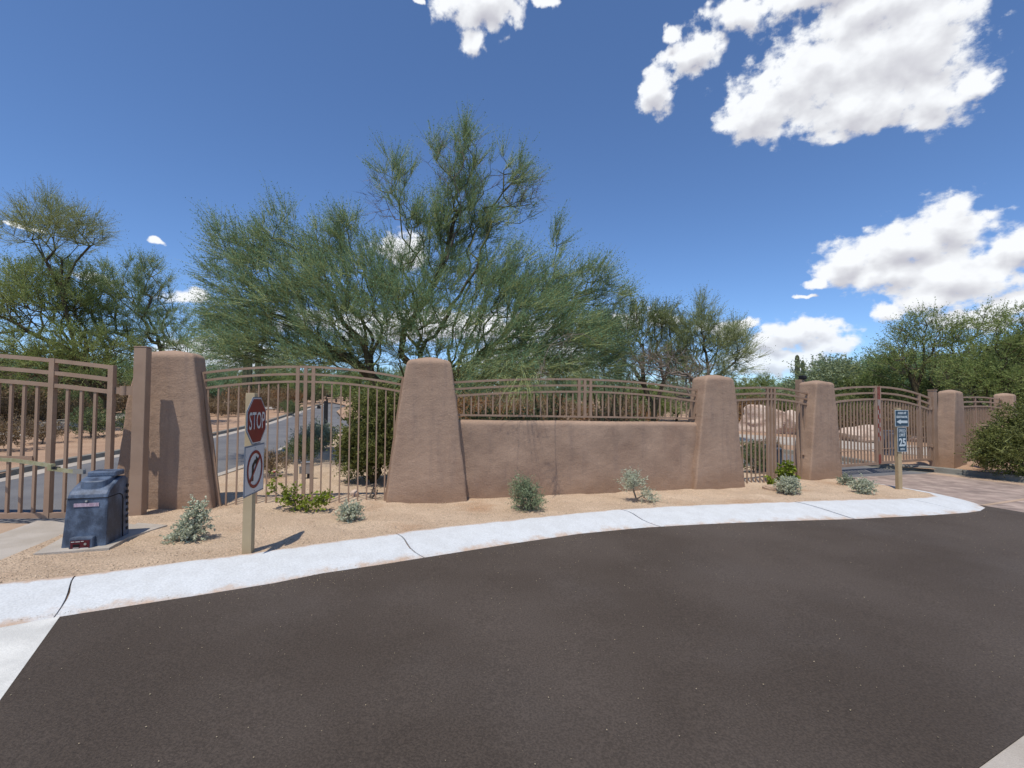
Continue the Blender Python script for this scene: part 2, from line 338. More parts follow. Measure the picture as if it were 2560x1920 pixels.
class MB:
    def __init__(s): s.v, s.f, s.m = [], [], []
    def box(s, c, d, rz=0.0, mi=0, M4=None):
        n = len(s.v); cx, sx = math.cos(rz), math.sin(rz)
        for k in range(8):
            x, y, z = ((k & 1) - .5) * d[0], ((k >> 1 & 1) - .5) * d[1], ((k >> 2 & 1) - .5) * d[2]
            p = Vector((c[0] + x * cx - y * sx, c[1] + x * sx + y * cx, c[2] + z))
            s.v.append(tuple(p))
        for q in ((0, 2, 3, 1), (4, 5, 7, 6), (0, 1, 5, 4), (2, 6, 7, 3), (0, 4, 6, 2), (1, 3, 7, 5)):
            s.f.append(tuple(n + i for i in q)); s.m.append(mi)
        return s
    def prism(s, pts, z0, z1, mi=0, fn=None):
        n = len(s.v); k = len(pts)
        for z in (z0, z1):
            for p in pts: s.v.append(fn(p[0], p[1], z) if fn else (p[0], p[1], z))
        s.f.append(tuple(n + i for i in range(k))[::-1]); s.f.append(tuple(n + k + i for i in range(k)))
        for i in range(k): s.f.append((n + i, n + (i + 1) % k, n + k + (i + 1) % k, n + k + i))
        s.m += [mi] * (k + 2); return s
    def beam(s, pts, w, h, side=None, mi=0):                 # swept rectangular tube; w along side vector, h perpendicular
        n = len(s.v); P = [Vector(p) for p in pts]
        for i, p in enumerate(P):
            t = (P[min(i + 1, len(P) - 1)] - P[max(i - 1, 0)]).normalized()
            sd_ = Vector(side).normalized() if side else (t.cross(Vector((0, 0, 1))) if abs(t.z) < 0.95 else Vector((1, 0, 0))).normalized()
            u = sd_.cross(t).normalized()
            for a, b in ((-1, -1), (1, -1), (1, 1), (-1, 1)): s.v.append(tuple(p + sd_ * a * w / 2 + u * b * h / 2))
        for i in range(len(P) - 1):
            for j in range(4):
                a, b = n + i * 4 + j, n + i * 4 + (j + 1) % 4
                s.f.append((a, b, b + 4, a + 4)); s.m.append(mi)
        s.f.append((n, n + 3, n + 2, n + 1)); l = n + 4 * (len(P) - 1); s.f.append((l, l + 1, l + 2, l + 3)); s.m += [mi, mi]
        return s
    def cyl(s, c, r, h, k=16, axis='z', mi=0, r2=None):
        n = len(s.v); r2 = r if r2 is None else r2
        for z, rr in ((0, r), (h, r2)):
            for i in range(k):
                a = 2 * math.pi * i / k; x, y = rr * math.cos(a), rr * math.sin(a)
                s.v.append({'z': (c[0] + x, c[1] + y, c[2] + z), 'y': (c[0] + x, c[1] + z, c[2] + y), 'x': (c[0] + z, c[1] + x, c[2] + y)}[axis])
        s.f.append(tuple(n + i for i in range(k))[::-1]); s.f.append(tuple(n + k + i for i in range(k)))
        for i in range(k): s.f.append((n + i, n + (i + 1) % k, n + k + (i + 1) % k, n + k + i))
        s.m += [mi] * (k + 2); return s
    def build(s, name, mats, parent=None, smooth=False, bevel=0.0):
        o = mesh_obj(name, s.v, s.f, mats, parent, smooth, s.m)
        if bevel:
            b = o.modifiers.new('bevel', 'BEVEL'); b.width = bevel; b.segments = 2; b.limit_method = 'ANGLE'
        return o

_unit = None
def unit_box():
    global _unit
    if _unit is None:
        mb = MB().box((0, 0, 0), (1, 1, 1)); _unit = bpy.data.meshes.new('bar'); _unit.from_pydata(mb.v, [], mb.f); _unit.materials.append(M['fence_paint'])
    return _unit

def bar(x, y, z0, z1, w, rz, parent, name='bar'):
    o = bpy.data.objects.new(name, unit_box()); COL.objects.link(o); o.parent = parent
    o.location = (x, y, (z0 + z1) / 2); o.scale = (w, w, z1 - z0); o.rotation_euler = (0, 0, rz); return o

def sstepf(a, b, x):
    t = min(max((x - a) / (b - a), 0), 1); return t * t * (3 - 2 * t)

def base(x, y):
    return -.10 - .0185 * min(max(x, -8), 20) + .022 * max(0, min(y, 130) - 14)

_rng = np.random.default_rng(5)
_wv = [(_rng.uniform(-1, 1, 2), _rng.uniform(0, 6.28)) for _ in range(14)]
def rumple(x, y, amp=1.0, wl=1.0):
    s = 0.0
    for i, (d, ph) in enumerate(_wv):
        k = (1.4 + i * .7) / wl
        s += math.sin((d[0] * x + d[1] * y) * k * 2 + ph) / (1 + i * .45)
    return s * amp * .2

def inside(poly, x, y):
    c = False; j = len(poly) - 1
    for i in range(len(poly)):
        xi, yi = poly[i]; xj, yj = poly[j]
        if (yi > y) != (yj > y) and x < (xj - xi) * (y - yi) / (yj - yi) + xi: c = not c
        j = i
    return c

def edge_dist(poly, x, y):
    P = np.asarray(poly); Q = np.roll(P, -1, 0); d = Q - P; w = np.array([x, y]) - P
    t = np.clip((w * d).sum(1) / (d * d).sum(1), 0, 1)
    return float(np.sqrt((((w - d * t[:, None])) ** 2).sum(1)).min())

def sheet(name, poly, off, mat, cells=((None, 1.0),), amp=0.0, wl=1.0, skirt=0.0, edge_off=0.0, extra=None):
    """a ground sheet filling the outline, following the fall of the land"""
    pts = [Vector(p) for p in poly]; n = len(pts)
    edges = [(i, (i + 1) % n) for i in range(n)]
    xs = [p[0] for p in poly]; ys = [p[1] for p in poly]
    for box, st in cells:
        bx = box or (min(xs), min(ys), max(xs), max(ys))
        x = bx[0] + st * .37
        while x < bx[2]:
            y = bx[1] + st * .41
            while y < bx[3]:
                jx, jy = x + random.uniform(-.2, .2) * st, y + random.uniform(-.2, .2) * st
                if inside(poly, jx, jy) and edge_dist(poly, jx, jy) > st * .3: pts.append(Vector((jx, jy)))
                y += st
            x += st
    v, e_, f, *_ = delaunay_2d_cdt(pts, edges, [], 1, 1e-5)
    V = []
    for p in v:
        z = base(p.x, p.y) + off
        if amp:
            k = sstepf(0, .35, edge_dist(poly, p.x, p.y)); z += rumple(p.x, p.y, amp, wl) * k
        if extra: z += extra(p.x, p.y)
        V.append((p.x, p.y, z))
    F = [tuple(t) for t in f]
    F = [t if (Vector(V[t[1]]) - Vector(V[t[0]])).cross(Vector(V[t[2]]) - Vector(V[t[0]])).z > 0 else t[::-1] for t in F]
    if skirt:
        k = len(V)
        for i in range(n): V.append((poly[i][0], poly[i][1], base(*poly[i]) + off)); V.append((poly[i][0], poly[i][1], base(*poly[i]) + off - skirt))
        for i in range(n):
            a, b = k + 2 * i, k + 2 * ((i + 1) % n); F.append((a, b, b + 1, a + 1))
    return tag(mesh_obj(name, V, F, mat, smooth=False), kind='structure')

def sweep(name, path, prof, mat, parent=None, zoff=0.0):
    """profile (sideways, up) swept along a ground polyline; + sideways is to the right of travel"""
    V, F = [], []; k = len(prof); n = len(path)
    for i in range(n):
        a = Vector(path[max(i - 1, 0)]); b = Vector(path[min(i + 1, n - 1)]); t = (b - a).normalized(); r = Vector((t.y, -t.x))
        for d, z in prof:
            p = Vector(path[i]) + r * d; V.append((p.x, p.y, base(p.x, p.y) + z + zoff))
    for i in range(n - 1):
        for j in range(k - 1):
            a = i * k + j; F.append((a, a + k, a + k + 1, a + 1))
    F.append(tuple(range(k))); F.append(tuple(range((n - 1) * k, n * k))[::-1])
    return mesh_obj(name, V, F, mat, parent)

def resample(path, step):
    P = [Vector(p) for p in path]; out = [P[0].copy()]
    for a, b in zip(P, P[1:]):
        L = (b - a).length; n = max(1, round(L / step))
        for i in range(1, n + 1): out.append(a.lerp(b, i / n))
    return out

def smooth_path(path, it=2):
    P = [Vector(p) for p in path]
    for _ in range(it):
        Q = [P[0]]
        for a, b in zip(P, P[1:]): Q += [a.lerp(b, .25), a.lerp(b, .75)]
        Q.append(P[-1]); P = Q
    return P

# ------------------------------------------------------------------ ground, roads, kerbs
def grid_ground():
    def axis(lo, hi, marks):
        v = set(marks); x = 0.0; s = 2.0
        while x < hi: x += s; s *= 1.16; v.add(min(x, hi))
        x = 0.0; s = 2.0
        while x > lo: x -= s; s *= 1.16; v.add(max(x, lo))
        return sorted(v)
    X = axis(-2500, 2500, (0, -8, 20)); Y = axis(-400, 3000, (0, 14, 130))
    V = [(x, y, base(x, y) - .17) for y in Y for x in X]; nx = len(X)
    F = [(j * nx + i, j * nx + i + 1, (j + 1) * nx + i + 1, (j + 1) * nx + i) for j in range(len(Y) - 1) for i in range(nx - 1)]
    tag(mesh_obj('ground', V, F, M['far_ground']), kind='structure')
grid_ground()

K_LOW = [(-5.2,2.75),(-3.82,3.6),(-3.56,3.8),(-2.74,4.27),(-2.25,4.57),(-1.9,4.85),(-1.4,5.13),(-.81,5.49),(.02,5.99),(.92,6.5),(1.9,6.9),(2.84,7.17),
         (3.86,7.42),(5.58,7.76),(7.16,8.17),(8.05,8.44),(8.48,8.63),(8.85,8.91),(9.12,9.41),(9.17,9.9),(9.0,10.45),(8.65,11.0)]
K_UP = [(-5.6,3.45),(-4.36,4.16),(-3.95,4.35),(-3.1,4.85),(-2.65,5.12),(-2.22,5.43),(-1.75,5.70),(-1.18,6.1),(-.35,6.54),(.6,7.02),(1.6,7.5),(2.5,7.83),
        (3.55,8.12),(5.2,8.55),(6.7,8.93),(7.5,9.06),(7.9,9.17),(8.3,9.38),(8.5,9.7),(8.42,10.1),(8.28,10.55),(8.1,11.0)]
ASPH = [(-3.56,3.8)] + K_LOW[3:19] + [(9.0,9.2),(9.23,8.59),(10.1,6.35),(2.36,2.45),(-1.53,.505)]
sheet('asphalt_road', ASPH, -.10, M['asphalt'], ((None, .6),), amp=.02, wl=4)
sheet('concrete_gutter', [(10.1,6.35),(14,-1),(-6,-1),(-1.53,.505),(2.36,2.45)], -.104, M['concrete'], ((None, 1.0),))
sheet('painted_concrete_strip', [(-3.56,3.8),(-1.53,.505),(-6,-1),(-5.9,2.3),(-5.2,2.75),(-3.82,3.6)], -.098, M['white_strip'], ((None, .6),))

# painted kerb laid in sections with open joints
kerb = tag(empty('painted_kerb'), kind='structure')
def kerb_pt(i, s):
    a, b = K_LOW[i], K_UP[i]; x, y = a[0] + (b[0] - a[0]) * s, a[1] + (b[1] - a[1]) * s
    z = -.104 + .006 * (s > .001) + .112 * (math.sin(min(s, 1) * math.pi / 2) ** 1.25) if s >= 0 else -.2
    return (x, y, base(x, y) + z)
fine = []
for i in range(len(K_LOW) - 1):
    for k in range(5): fine.append(i + k / 5)
fine.append(len(K_LOW) - 1.0)
def lerp_tables(i):
    a = int(min(i, len(K_LOW) - 2)); f = i - a
    return [tuple(np.array(T[a]) * (1 - f) + np.array(T[a + 1]) * f) for T in (K_LOW, K_UP)]
joints = [0, 1.97, 6.62, 10.2, 12.95, 15.0, 17.4, 21]
for j0, j1 in zip(joints, joints[1:]):
    V, F = [], []; gap = .014
    st = [j0 + gap] + [q for q in fine if j0 + gap < q < j1 - gap] + [j1 - gap]
    prof = [-.05, 0, .08, .2, .35, .5, .65, .8, .92, 1.0, 1.03]
    for q in st:
        for s in prof:
            near = max(0.0, 1 - min(abs(q - j0) if j0 > 0 else 9, abs(q - j1) if j1 < 21 else 9) / .45)
            s_ = min(max(s, 0), 1)
            lo, hi = lerp_tables(min(max(q + near * ((.16 * (s_ - .5) + .05 * math.sin(s_ * 5)) if q < 4 else (-.20 * (s_ - .5) - .05 * math.sin(s_ * 5.5)) if q < 12 else -.10 * (s_ - .5)), 0), 21))
            x, y = lo[0] + (hi[0] - lo[0]) * s, lo[1] + (hi[1] - lo[1]) * s
            ss = min(max(s, 0), 1)
            z = -.098 + .108 * math.sin(ss * math.pi / 2) ** 1.2
            if s < 0: z = -.2
            if s > 1.0: z = -.1
            z += .003 * rumple(x, y, 1, .6)
            V.append((x, y, base(x, y) + z))
    k = len(prof)
    for i in range(len(st) - 1):
        for j in range(k - 1): a = i * k + j; F.append((a, a + k, a + k + 1, a + 1))
    for r0_, flip in ((0, 1), ((len(st) - 1) * k, 0)):           # the section's two end faces follow the curved joint
        n0 = len(V)
        for j in range(k): q = V[r0_ + j]; V.append((q[0], q[1], q[2] - .05))
        for j in range(k - 1):
            f = (r0_ + j, r0_ + j + 1, n0 + j + 1, n0 + j); F.append(f if flip else f[::-1])
    ks = mesh_obj('kerb_section', V, F, M['white_kerb'], kerb)
    uvl = ks.data.uv_layers.new(name='UVMap'); vi = np.zeros(len(ks.data.loops), int); ks.data.loops.foreach_get('vertex_index', vi)
    uv_ = np.zeros((len(vi), 2)); uv_[:, 0] = vi // len(prof); uv_[:, 1] = np.clip(np.array(prof)[vi % len(prof)], 0, 1); uvl.data.foreach_set('uv', uv_.ravel())
V, F = [], []
for q in fine:
    lo, hi = lerp_tables(q)
    for s in (0.02, .5, .98):
        x, y = lo[0] + (hi[0] - lo[0]) * s, lo[1] + (hi[1] - lo[1]) * s
        V.append((x, y, base(x, y) - .115 + .108 * math.sin(s * math.pi / 2) ** 1.2))
for i in range(len(fine) - 1):
    for j in (0, 1): a = i * 3 + j; F.append((a, a + 3, a + 4, a + 1))
mesh_obj('joint_filler', V, F, M['kerb_dirt'], kerb)

ST_NEAR = [(-5.45,6.2),(-5.9,7.5),(-6.12,9.94),(-6.6,13),(-7.45,16.3),(-7.9,18.5)]
ST_FAR = [(-10,6.2),(-10.3,9.6),(-10.75,10.8),(-11.4,13.6),(-12.0,19.1),(-12.7,22.5),(-13.7,26.75),(-16,34.4),(-19,43.2),(-22.4,56.1),(-27,66),(-40,74)]
S2_NEAR = [(-6.9,19.5),(-2,17.5),(3,15),(6.74,13.32),(7.9,12.75),(8.35,12.2)]
S2_FAR = [(12.2,13.65),(11.4,14.12),(11.03,14.65),(11.0,16.0),(10.06,17.6),(5,20.3),(0,23),(-6,26.3),(-10.3,29),(-14.2,38.4),(-18.2,52),(-23,61),(-38,69)]
street = ST_NEAR + S2_NEAR + S2_FAR + ST_FAR[::-1]
sheet('residential_street', street, -.10, M['old_asphalt'], ((None, 2.5),))
PAV = [(9.0,9.2),(9.23,8.59),(10.1,6.35),(12.5,1.9),(15.8,5.2),(13.18,12.25),(12.34,14.0),(12.2,13.65),(8.35,12.2),(8.2,11.6),(8.65,11.0),(9.0,10.45),(9.17,9.9),(9.12,9.41)]
sheet('paver_road', PAV, -.099, M['pavers'], ((None, 1.0),))
ISL = K_UP[1:] + [(8.15,11.6),(8.35,12.2)] + S2_NEAR[::-1][1:] + ST_NEAR[::-1] + [(-5.3,6.2),(-5.23,5.57),(-5.01,4.69),(-4.7,4.2)]
ISL = ISL[:]
def mound(x, y):
    z = 0.0
    if y < 12: z = .05 * sstepf(0, 1.2, edge_dist(K_UP, x, y)) if False else 0.0
    return z
sheet('gravel_island', ISL, 0.004, M['gravel'], (((-5.6, 3.5, 9, 11.5), .17), ((-9, 11.5, 9, 20), .7)), amp=.045, wl=.55)
RD = [(15.8,5.2),(13.18,12.25),(12.34,14.0)] + S2_FAR + [(-60,130),(150,130),(150,5.2)]
sheet('desert_ground', RD, 0.0, M['desert'], (((11, 5, 22, 24), .9), ((-25, 14, 60, 60), 4)), amp=.12, wl=2.2)
LD = [(-10,6.2)] + ST_FAR[1:] + [(-60,130),(-200,130),(-200,6.2)]
sheet('desert_ground', LD, 0.0, M['desert'], (((-28, 6, -10, 40), 1.2), ((-60, 30, -20, 90), 5)), amp=.12, wl=2.2)
# walks
sheet('sidewalk', [(-12.6,6.2),(-14.0,10),(-17.3,16.6),(-20,21.5),(-22.5,27),(-26,38),(-30,42),(-27.5,33.5),(-24.65,24.8),(-22.3,20.6),(-19.5,16.2),(-16.2,11.2),(-14.8,6.2)], .03, M['concrete'], ((None, 2.5),), skirt=.2)
sheet('sidewalk', [(8.5,20.8),(12.9,18.4),(14.6,16.9),(17,15.5),(21,15),(21,18.6),(18,19.7),(15.85,21.4),(12.3,23.5),(9,25)], .03, M['concrete'], ((None, 2.0),), skirt=.2)
sheet('driveway_path', [(-18.6,41),(-21.0,47),(-30,50),(-30,43)], .02, M['concrete'], ((None, 3),))
# concrete band and pavers in front of the left gate
sheet('concrete_driveway', [(-5.01,4.69),(-5.23,5.57),(-5.3,6.2),(-6.15,6.2),(-5.95,5.45),(-5.9,4.6),(-6.3,3.1),(-5.9,2.9),(-5.6,3.45),(-4.7,4.2)], -.02, M['concrete'], ((None, .6),))
sheet('concrete_driveway', [(-6.16,6.2),(-10,6.2),(-10,3),(-6.32,3.1),(-5.91,4.6),(-5.96,5.45)], -.06, M['tan_concrete'], ((None, .8),))

def kerb_run(name, path, prof, mat, gprof=None, seg=3.0):
    root = tag(empty(name), kind='structure')
    P = resample(smooth_path(path, 2), .35); L = [0.0]
    for a, b in zip(P, P[1:]): L.append(L[-1] + (b - a).length)
    k0 = 0
    nseg = max(1, round(L[-1] / seg))
    for s in range(nseg):
        k1 = next((i for i, l in enumerate(L) if l >= L[-1] * (s + 1) / nseg - 1e-6), len(P) - 1)
        if k1 <= k0: continue
        part = P[k0:k1 + 1]
        part = [part[0] + (part[1] - part[0]).normalized() * .006] + part[1:-1] + [part[-1] - (part[-1] - part[-2]).normalized() * .006]
        sweep('kerb_section', part, prof, mat, root)
        k0 = k1
    if gprof: sweep('gutter', P, gprof, M['concrete'], root)
    return root
# + sideways = right of travel: travelling away from the camera on the far (left) side, the road lies to the right
kerb_run('street_kerb', ST_FAR[:-1], [(-.16, -.12), (-.16, .025), (.0, .02), (.03, -.12)], M['kerb_grey'], [(.0, -.13), (.03, -.092), (.42, -.094), (.43, -.13)], 3.5)
kerb_run('street_kerb', ST_NEAR + [(-7.3, 19.3)], [(-.30, -.13), (-.29, -.092), (-.02, -.07), (.06, .02), (.20, .022), (.2, -.12)], M['concrete'], None, 3.5)
kerb_run('drive_kerb', [(15.8, 5.2), (13.18, 12.25), (12.34, 14.0), (11.5, 14.1), (11.06, 14.6), (11.0, 16.0), (10.06, 17.6), (5, 20.3)],
         [(-.30, -.13), (-.29, -.093), (-.04, -.094), (-.02, .03), (.0, .045), (.17, .045), (.18, -.12)], M['kerb_grey'], None, 3.0)
tag(sweep('gutter_band', resample([(15.8, 5.2), (13.18, 12.25), (12.4, 13.8)], .5), [(-.75, -.13), (-.74, -.092), (-.29, -.090), (-.28, -.13)], M['tan_concrete']), kind='structure')
tag(sweep('paver_joint', resample([(9.02, 9.12), (10.9, 10.0), (12.9, 10.95)], .5), [(-.04, -.13), (-.038, -.093), (.038, -.093), (.04, -.13)], M['tan_concrete']), kind='structure')

def pebbles(name, n, where, off, smin, smax, mat, seed, kind='stuff', lift=.3):
    r = np.random.default_rng(seed); P = []
    while len(P) < n:
        x, y = where(r)
        if x is None: continue
        P.append((x, y, base(x, y) + off))
    P = np.array(P); n = len(P)
    T = np.array([[1, 1, -1], [-1, 1, 1], [1, -1, 1], [-1, -1, -1]], float) * .6
    A = r.normal(size=(n, 3, 3)); Q = np.linalg.qr(A)[0]
    s = (smin + (smax - smin) * r.random(n) ** 2.5)[:, None, None] * (1 + .5 * r.random((n, 1, 3)))
    Vx = np.einsum('kj,nij->nki', T, Q) * s * .5
    Vx[:, :, 2] *= .7
    Vx += P[:, None, :]; Vx[:, :, 2] += (s[:, 0, 0] * lift)[:, None]
    tri = np.array([[0, 1, 2], [0, 3, 1], [0, 2, 3], [1, 3, 2]])
    F = (np.arange(n)[:, None, None] * 4 + tri[None]).reshape(-1, 3)
    return tag(np_mesh(name, Vx.reshape(-1, 3), F, mat), kind=kind)
islf = [p for p in ISL]
islc = np.array(K_UP)
def on_island(r):
    x = r.uniform(-5.3, 8.6); y = 3.9 + (10.5 - 3.9) * r.random() ** 1.2
    if x > -3 and y < 4.5: return None, None
    if not inside(islf, x, y): return None, None
    if r.random() < (y - 4) / 9: return None, None
    return x, y
pebbles('crushed_gravel', 26000, on_island, .006, .004, .0145, M['pebble'], 11)
ASPH_t = ASPH
def on_asphalt(r):
    x = r.uniform(-3.4, 8.5); y = r.uniform(1.4, 8.6)
    if not inside(ASPH_t, x, y): return None, None
    d = edge_dist(K_LOW, x, y)
    if r.random() > .05 + math.exp(-d / .18) * (0.9 if (-2.6 < x < -1.2) else .25): return None, None
    return x, y
pebbles('loose_grit', 2000, on_asphalt, -.098, .003, .010, M['speck'], 12)
def on_kerb(r):
    q = r.choice([1.2, 5.4, 6.0, 13.6, 14.3, 2.5, 9.5]) + r.normal() * .5; q = min(max(q, 0), 20.5)
    lo, hi = lerp_tables(q); s = abs(r.normal()) * .12 + .02
    return lo[0] + (hi[0] - lo[0]) * s, lo[1] + (hi[1] - lo[1]) * s
pebbles('kerb_grit', 1500, on_kerb, -.088, .002, .007, M['speck'], 13)

# ------------------------------------------------------------------ stucco pillars and wall
H = 2.35
def pillar(x, y, th, zb, W0=1.34, D0=.41, W1=.72, D1=.43, seed=0, label='', group='battered stucco pillars along the fence'):
    root = tag(empty('stucco_pillar', (x, y, 0), th), label, 'pillar', group)
    V, F = [], []; K = 8                                # points per corner
    rows = []
    for i in range(30): rows.append((i / 29 * (H - .12), None))
    for i in range(1, 9): rows.append((H - .12 + .085 * math.sin(i / 8 * math.pi / 2), i / 8))
    for i in range(1, 6): rows.append((H - .035 + .035 * math.sin(i / 5 * math.pi / 2), 1 + i / 5))
    rr = random.Random(seed); ph = [rr.uniform(0, 6.28) for _ in range(8)]
    for z, dome in rows:
        f = min(z / (H - .05), 1); W = W0 + (W1 - W0) * f; D = D0 + (D1 - D0) * f
        if z < .25: W += .0
        shr = 1.0 if dome is None else math.cos(min(dome, 1) * math.pi / 2 * .97)
        rc = .038
        hw, hd = W / 2, D / 2
        if dome is not None:
            ins = .085 * (1 - shr); q = max(0, dome - 1) * .93; hw, hd = (hw - ins * 1.2) * (1 - q), (hd - ins) * (1 - q); rc = min(.038 + ins * .6, hd * .9)
        loop = []
        for cx, cy, a0 in ((1, 1, 0), (-1, 1, 90), (-1, -1, 180), (1, -1, 270)):
            for k in range(K):
                a = R(a0 + 90 * k / (K - 1)); loop.append((cx * (hw - rc) + rc * math.cos(a), cy * (hd - rc) + rc * math.sin(a)))
        # extra points along the long sides keep the faces hand-trowelled
        L2 = []
        for a, b in zip(loop, loop[1:] + loop[:1]):
            L2.append(a); d = math.dist(a, b); n = 6 if d > .15 else 0
            if (dome is not None) : n = 6 if math.dist(a, b) > .03 and len(L2) % K == 0 else 0
            if len(L2) and n: pass
        pts = []
        for c in range(4):
            seg = loop[c * K:(c + 1) * K]; nxt = loop[((c + 1) % 4) * K]
            pts += seg
            for k in range(1, 7): pts.append((seg[-1][0] + (nxt[0] - seg[-1][0]) * k / 7, seg[-1][1] + (nxt[1] - seg[-1][1]) * k / 7))
        for px, py in pts:
            w = .006 * (math.sin(px * 5 + z * 3 + ph[0]) + math.sin(py * 9 - z * 5 + ph[1]) + .6 * math.sin(z * 9 + px * 7 + ph[2]) + .4 * math.sin(z * 21 + px * 17 + ph[3]))
            l = math.hypot(px, py) + 1e-6
            V.append((px + px / l * w, py + py / l * w, zb - .12 + z + (.12 * z / H) + (w * .5 if dome else 0)))
    n = 4 * (K + 6)
    for i in range(len(rows) - 1):
        for j in range(n): F.append((i * n + j, i * n + (j + 1) % n, (i + 1) * n + (j + 1) % n, (i + 1) * n + j))
    F.append(tuple((len(rows) - 1) * n + j for j in range(n)))
    mesh_obj('pillar_body', V, F, M['stucco'], root, smooth=True)
    return root
PIL = [(-5.071, 7.036, .243, -.045), (-1.394, 7.903, .182, -.055), (4.177, 9.847, .342, -.211), (7.394, 11.476, .465, -.236), (13.593, 14.682, .575, -.362), (17.7, 17.0, .68, -.40)]
PLAB = ['tapered brown stucco pillar behind the square steel gate post, widest in view',
        'tapered stucco pillar at the left end of the low stucco wall',
        'tapered stucco pillar at the right end of the low stucco wall',
        'tapered stucco pillar on the island beside the closed double gate, before the paver drive',
        'tapered stucco pillar standing on the far kerb right of the double gate',
        'farthest tapered stucco pillar, mottled with tree shade behind the large shrub']
for i, p in enumerate(PIL):
    if i == 5: pillar(p[0], p[1], p[2], p[3], 1.15, .5, .80, .5, seed=i, label=PLAB[i])
    else: pillar(*p, seed=i, label=PLAB[i])

def local_pt(A, B, t, side=0.0):
    a, b = Vector(A[:2]), Vector(B[:2]); u = (b - a).normalized(); n = Vector((-u.y, u.x)); p = a + u * t + n * side
    return p
def stucco_wall():
    A, B = PIL[1], PIL[2]; Lw = (Vector(B[:2]) - Vector(A[:2])).length
    th = math.atan2(B[1] - A[1], B[0] - A[0])
    root = tag(empty('stucco_wall', (A[0] - .08 * math.sin(th), A[1] + .08 * math.cos(th), 0), th), 'low tan stucco wall with rounded top between two tapered pillars', 'wall')
    V, F = [], []; n = 60; prof = []
    hw = .17; rc = .085
    zt = lambda t: 1.250 - .0175 * (t - .57)
    zbm = lambda t: -.20 - .02 * t
    m_ = 22
    for i in range(n + 1):
        t = .36 + (Lw - .72) * i / n; top = zt(t) + .004 * math.sin(t * 3.1); bot = zbm(t)
        row = []
        for k in range(m_ + 1): row.append((-hw, bot + (top - rc - bot) * k / m_))
        for k in range(1, 7): a = R(180 - 90 * k / 6); row.append((-hw + rc + rc * math.cos(a), top - rc + rc * math.sin(a)))
        for k in range(0, 7): a = R(90 - 90 * k / 6); row.append((hw - rc + rc * math.cos(a), top - rc + rc * math.sin(a)))
        row.append((hw, bot))
        for s, z in row:
            w = .007 * (math.sin(t * 4 + z * 5) + .8 * math.sin(t * 2.3 - z * 7 + 1) + .5 * math.sin(t * 9 + z * 13) + .35 * math.sin(t * 19 - z * 23))
            V.append((t, s - (w if s < 0 else 0), z))
    k = len(row)
    for i in range(n):
        for j in range(k - 1): a = i * k + j; F.append((a, a + k, a + k + 1, a + 1))
    F = [f[::-1] for f in F]
    mesh_obj('wall_body', V, F, M['stucco'], root, smooth=True)
stucco_wall()

# ------------------------------------------------------------------ steel fences and gates
def arc(t, t0, z0, tm, zm, t1, z1):
    return zm - (zm - z0) * ((t - tm) / (t0 - tm)) ** 2 if t < tm else zm - (zm - z1) * ((t - tm) / (t1 - tm)) ** 2

def fence(name, label, cat, A, B, a, gap, bars, posts, zlow, rw=.040, bw=.022, pw=.052, low_rail=None, ends=(), group=None, mid_rail=None, bolts=(), off=0.0):
    """A->B line; a = arc tuple; ends = [(t top, t bottom)] of the frame bars that lean with the pillars"""
    th = math.atan2(B[1] - A[1], B[0] - A[0])
    root = tag(empty(name, (A[0], A[1], 0), th), label, cat, group)
    t0, t1 = a[0], a[4]
    top = lambda t: arc(t, *a)
    N = 24
    for r in range(3):
        f0 = t0 if not ends or ends[0] is None else ends[0][0] + (ends[0][1] - ends[0][0]) * (r * gap / 2.0)
        f1 = t1 if not ends or ends[1] is None else ends[1][0] + (ends[1][1] - ends[1][0]) * (r * gap / 2.0)
        MB().beam([(f0 + (f1 - f0) * i / N, off, top(f0 + (f1 - f0) * i / N) - r * gap - rw / 2) for i in range(N + 1)], rw, rw, side=(0, 1, 0)).build('rail', M['fence_paint'], root)
    if low_rail is not None:
        s0 = ends[0][1] if ends and ends[0] else t0; s1 = ends[1][1] if ends and ends[1] else t1
        MB().beam([(s0, off, zlow(s0) + low_rail / 2), (s1, off, zlow(s1) + low_rail / 2)], rw, low_rail, side=(0, 1, 0)).build('bottom_rail', M['fence_paint'], root)
    if mid_rail is not None:
        MB().beam([(t0, off, zlow(t0) + mid_rail), (t1, off, zlow(t1) + mid_rail)], bw, bw * .9, side=(0, 1, 0)).build('thin_rail', M['fence_paint'], root)
    for t in bars:
        zb = zlow(t) + (low_rail or 0)
        for e in ends:
            if e and min(e) < t < max(e) and abs(e[0] - e[1]) > .05:
                zb = max(zb, zlow(t) + (top(t) - zlow(t)) * (t - e[1]) / (e[0] - e[1]))
        bar(t, off, zb, top(t) - 2 * gap - rw + .004, bw, 0, root)
    for t in posts:
        MB().box((t, off, (top(t) + zlow(t)) / 2 - .001), (pw, rw * 1.12, top(t) - zlow(t) - .006)).build('post', M['fence_paint'], root)
    for e in ends:
        if e: MB().beam([(e[0], off, top(e[0]) - .004), (e[1], off, zlow(e[1]))], rw * 1.1, rw, side=(0, 1, 0)).build('end_bar', M['fence_paint'], root)
    for t, z in bolts: MB().cyl((t, off - .045, z), .016, .09, 10, axis='y').build('bolt', M['fence_paint'], root)
    return root

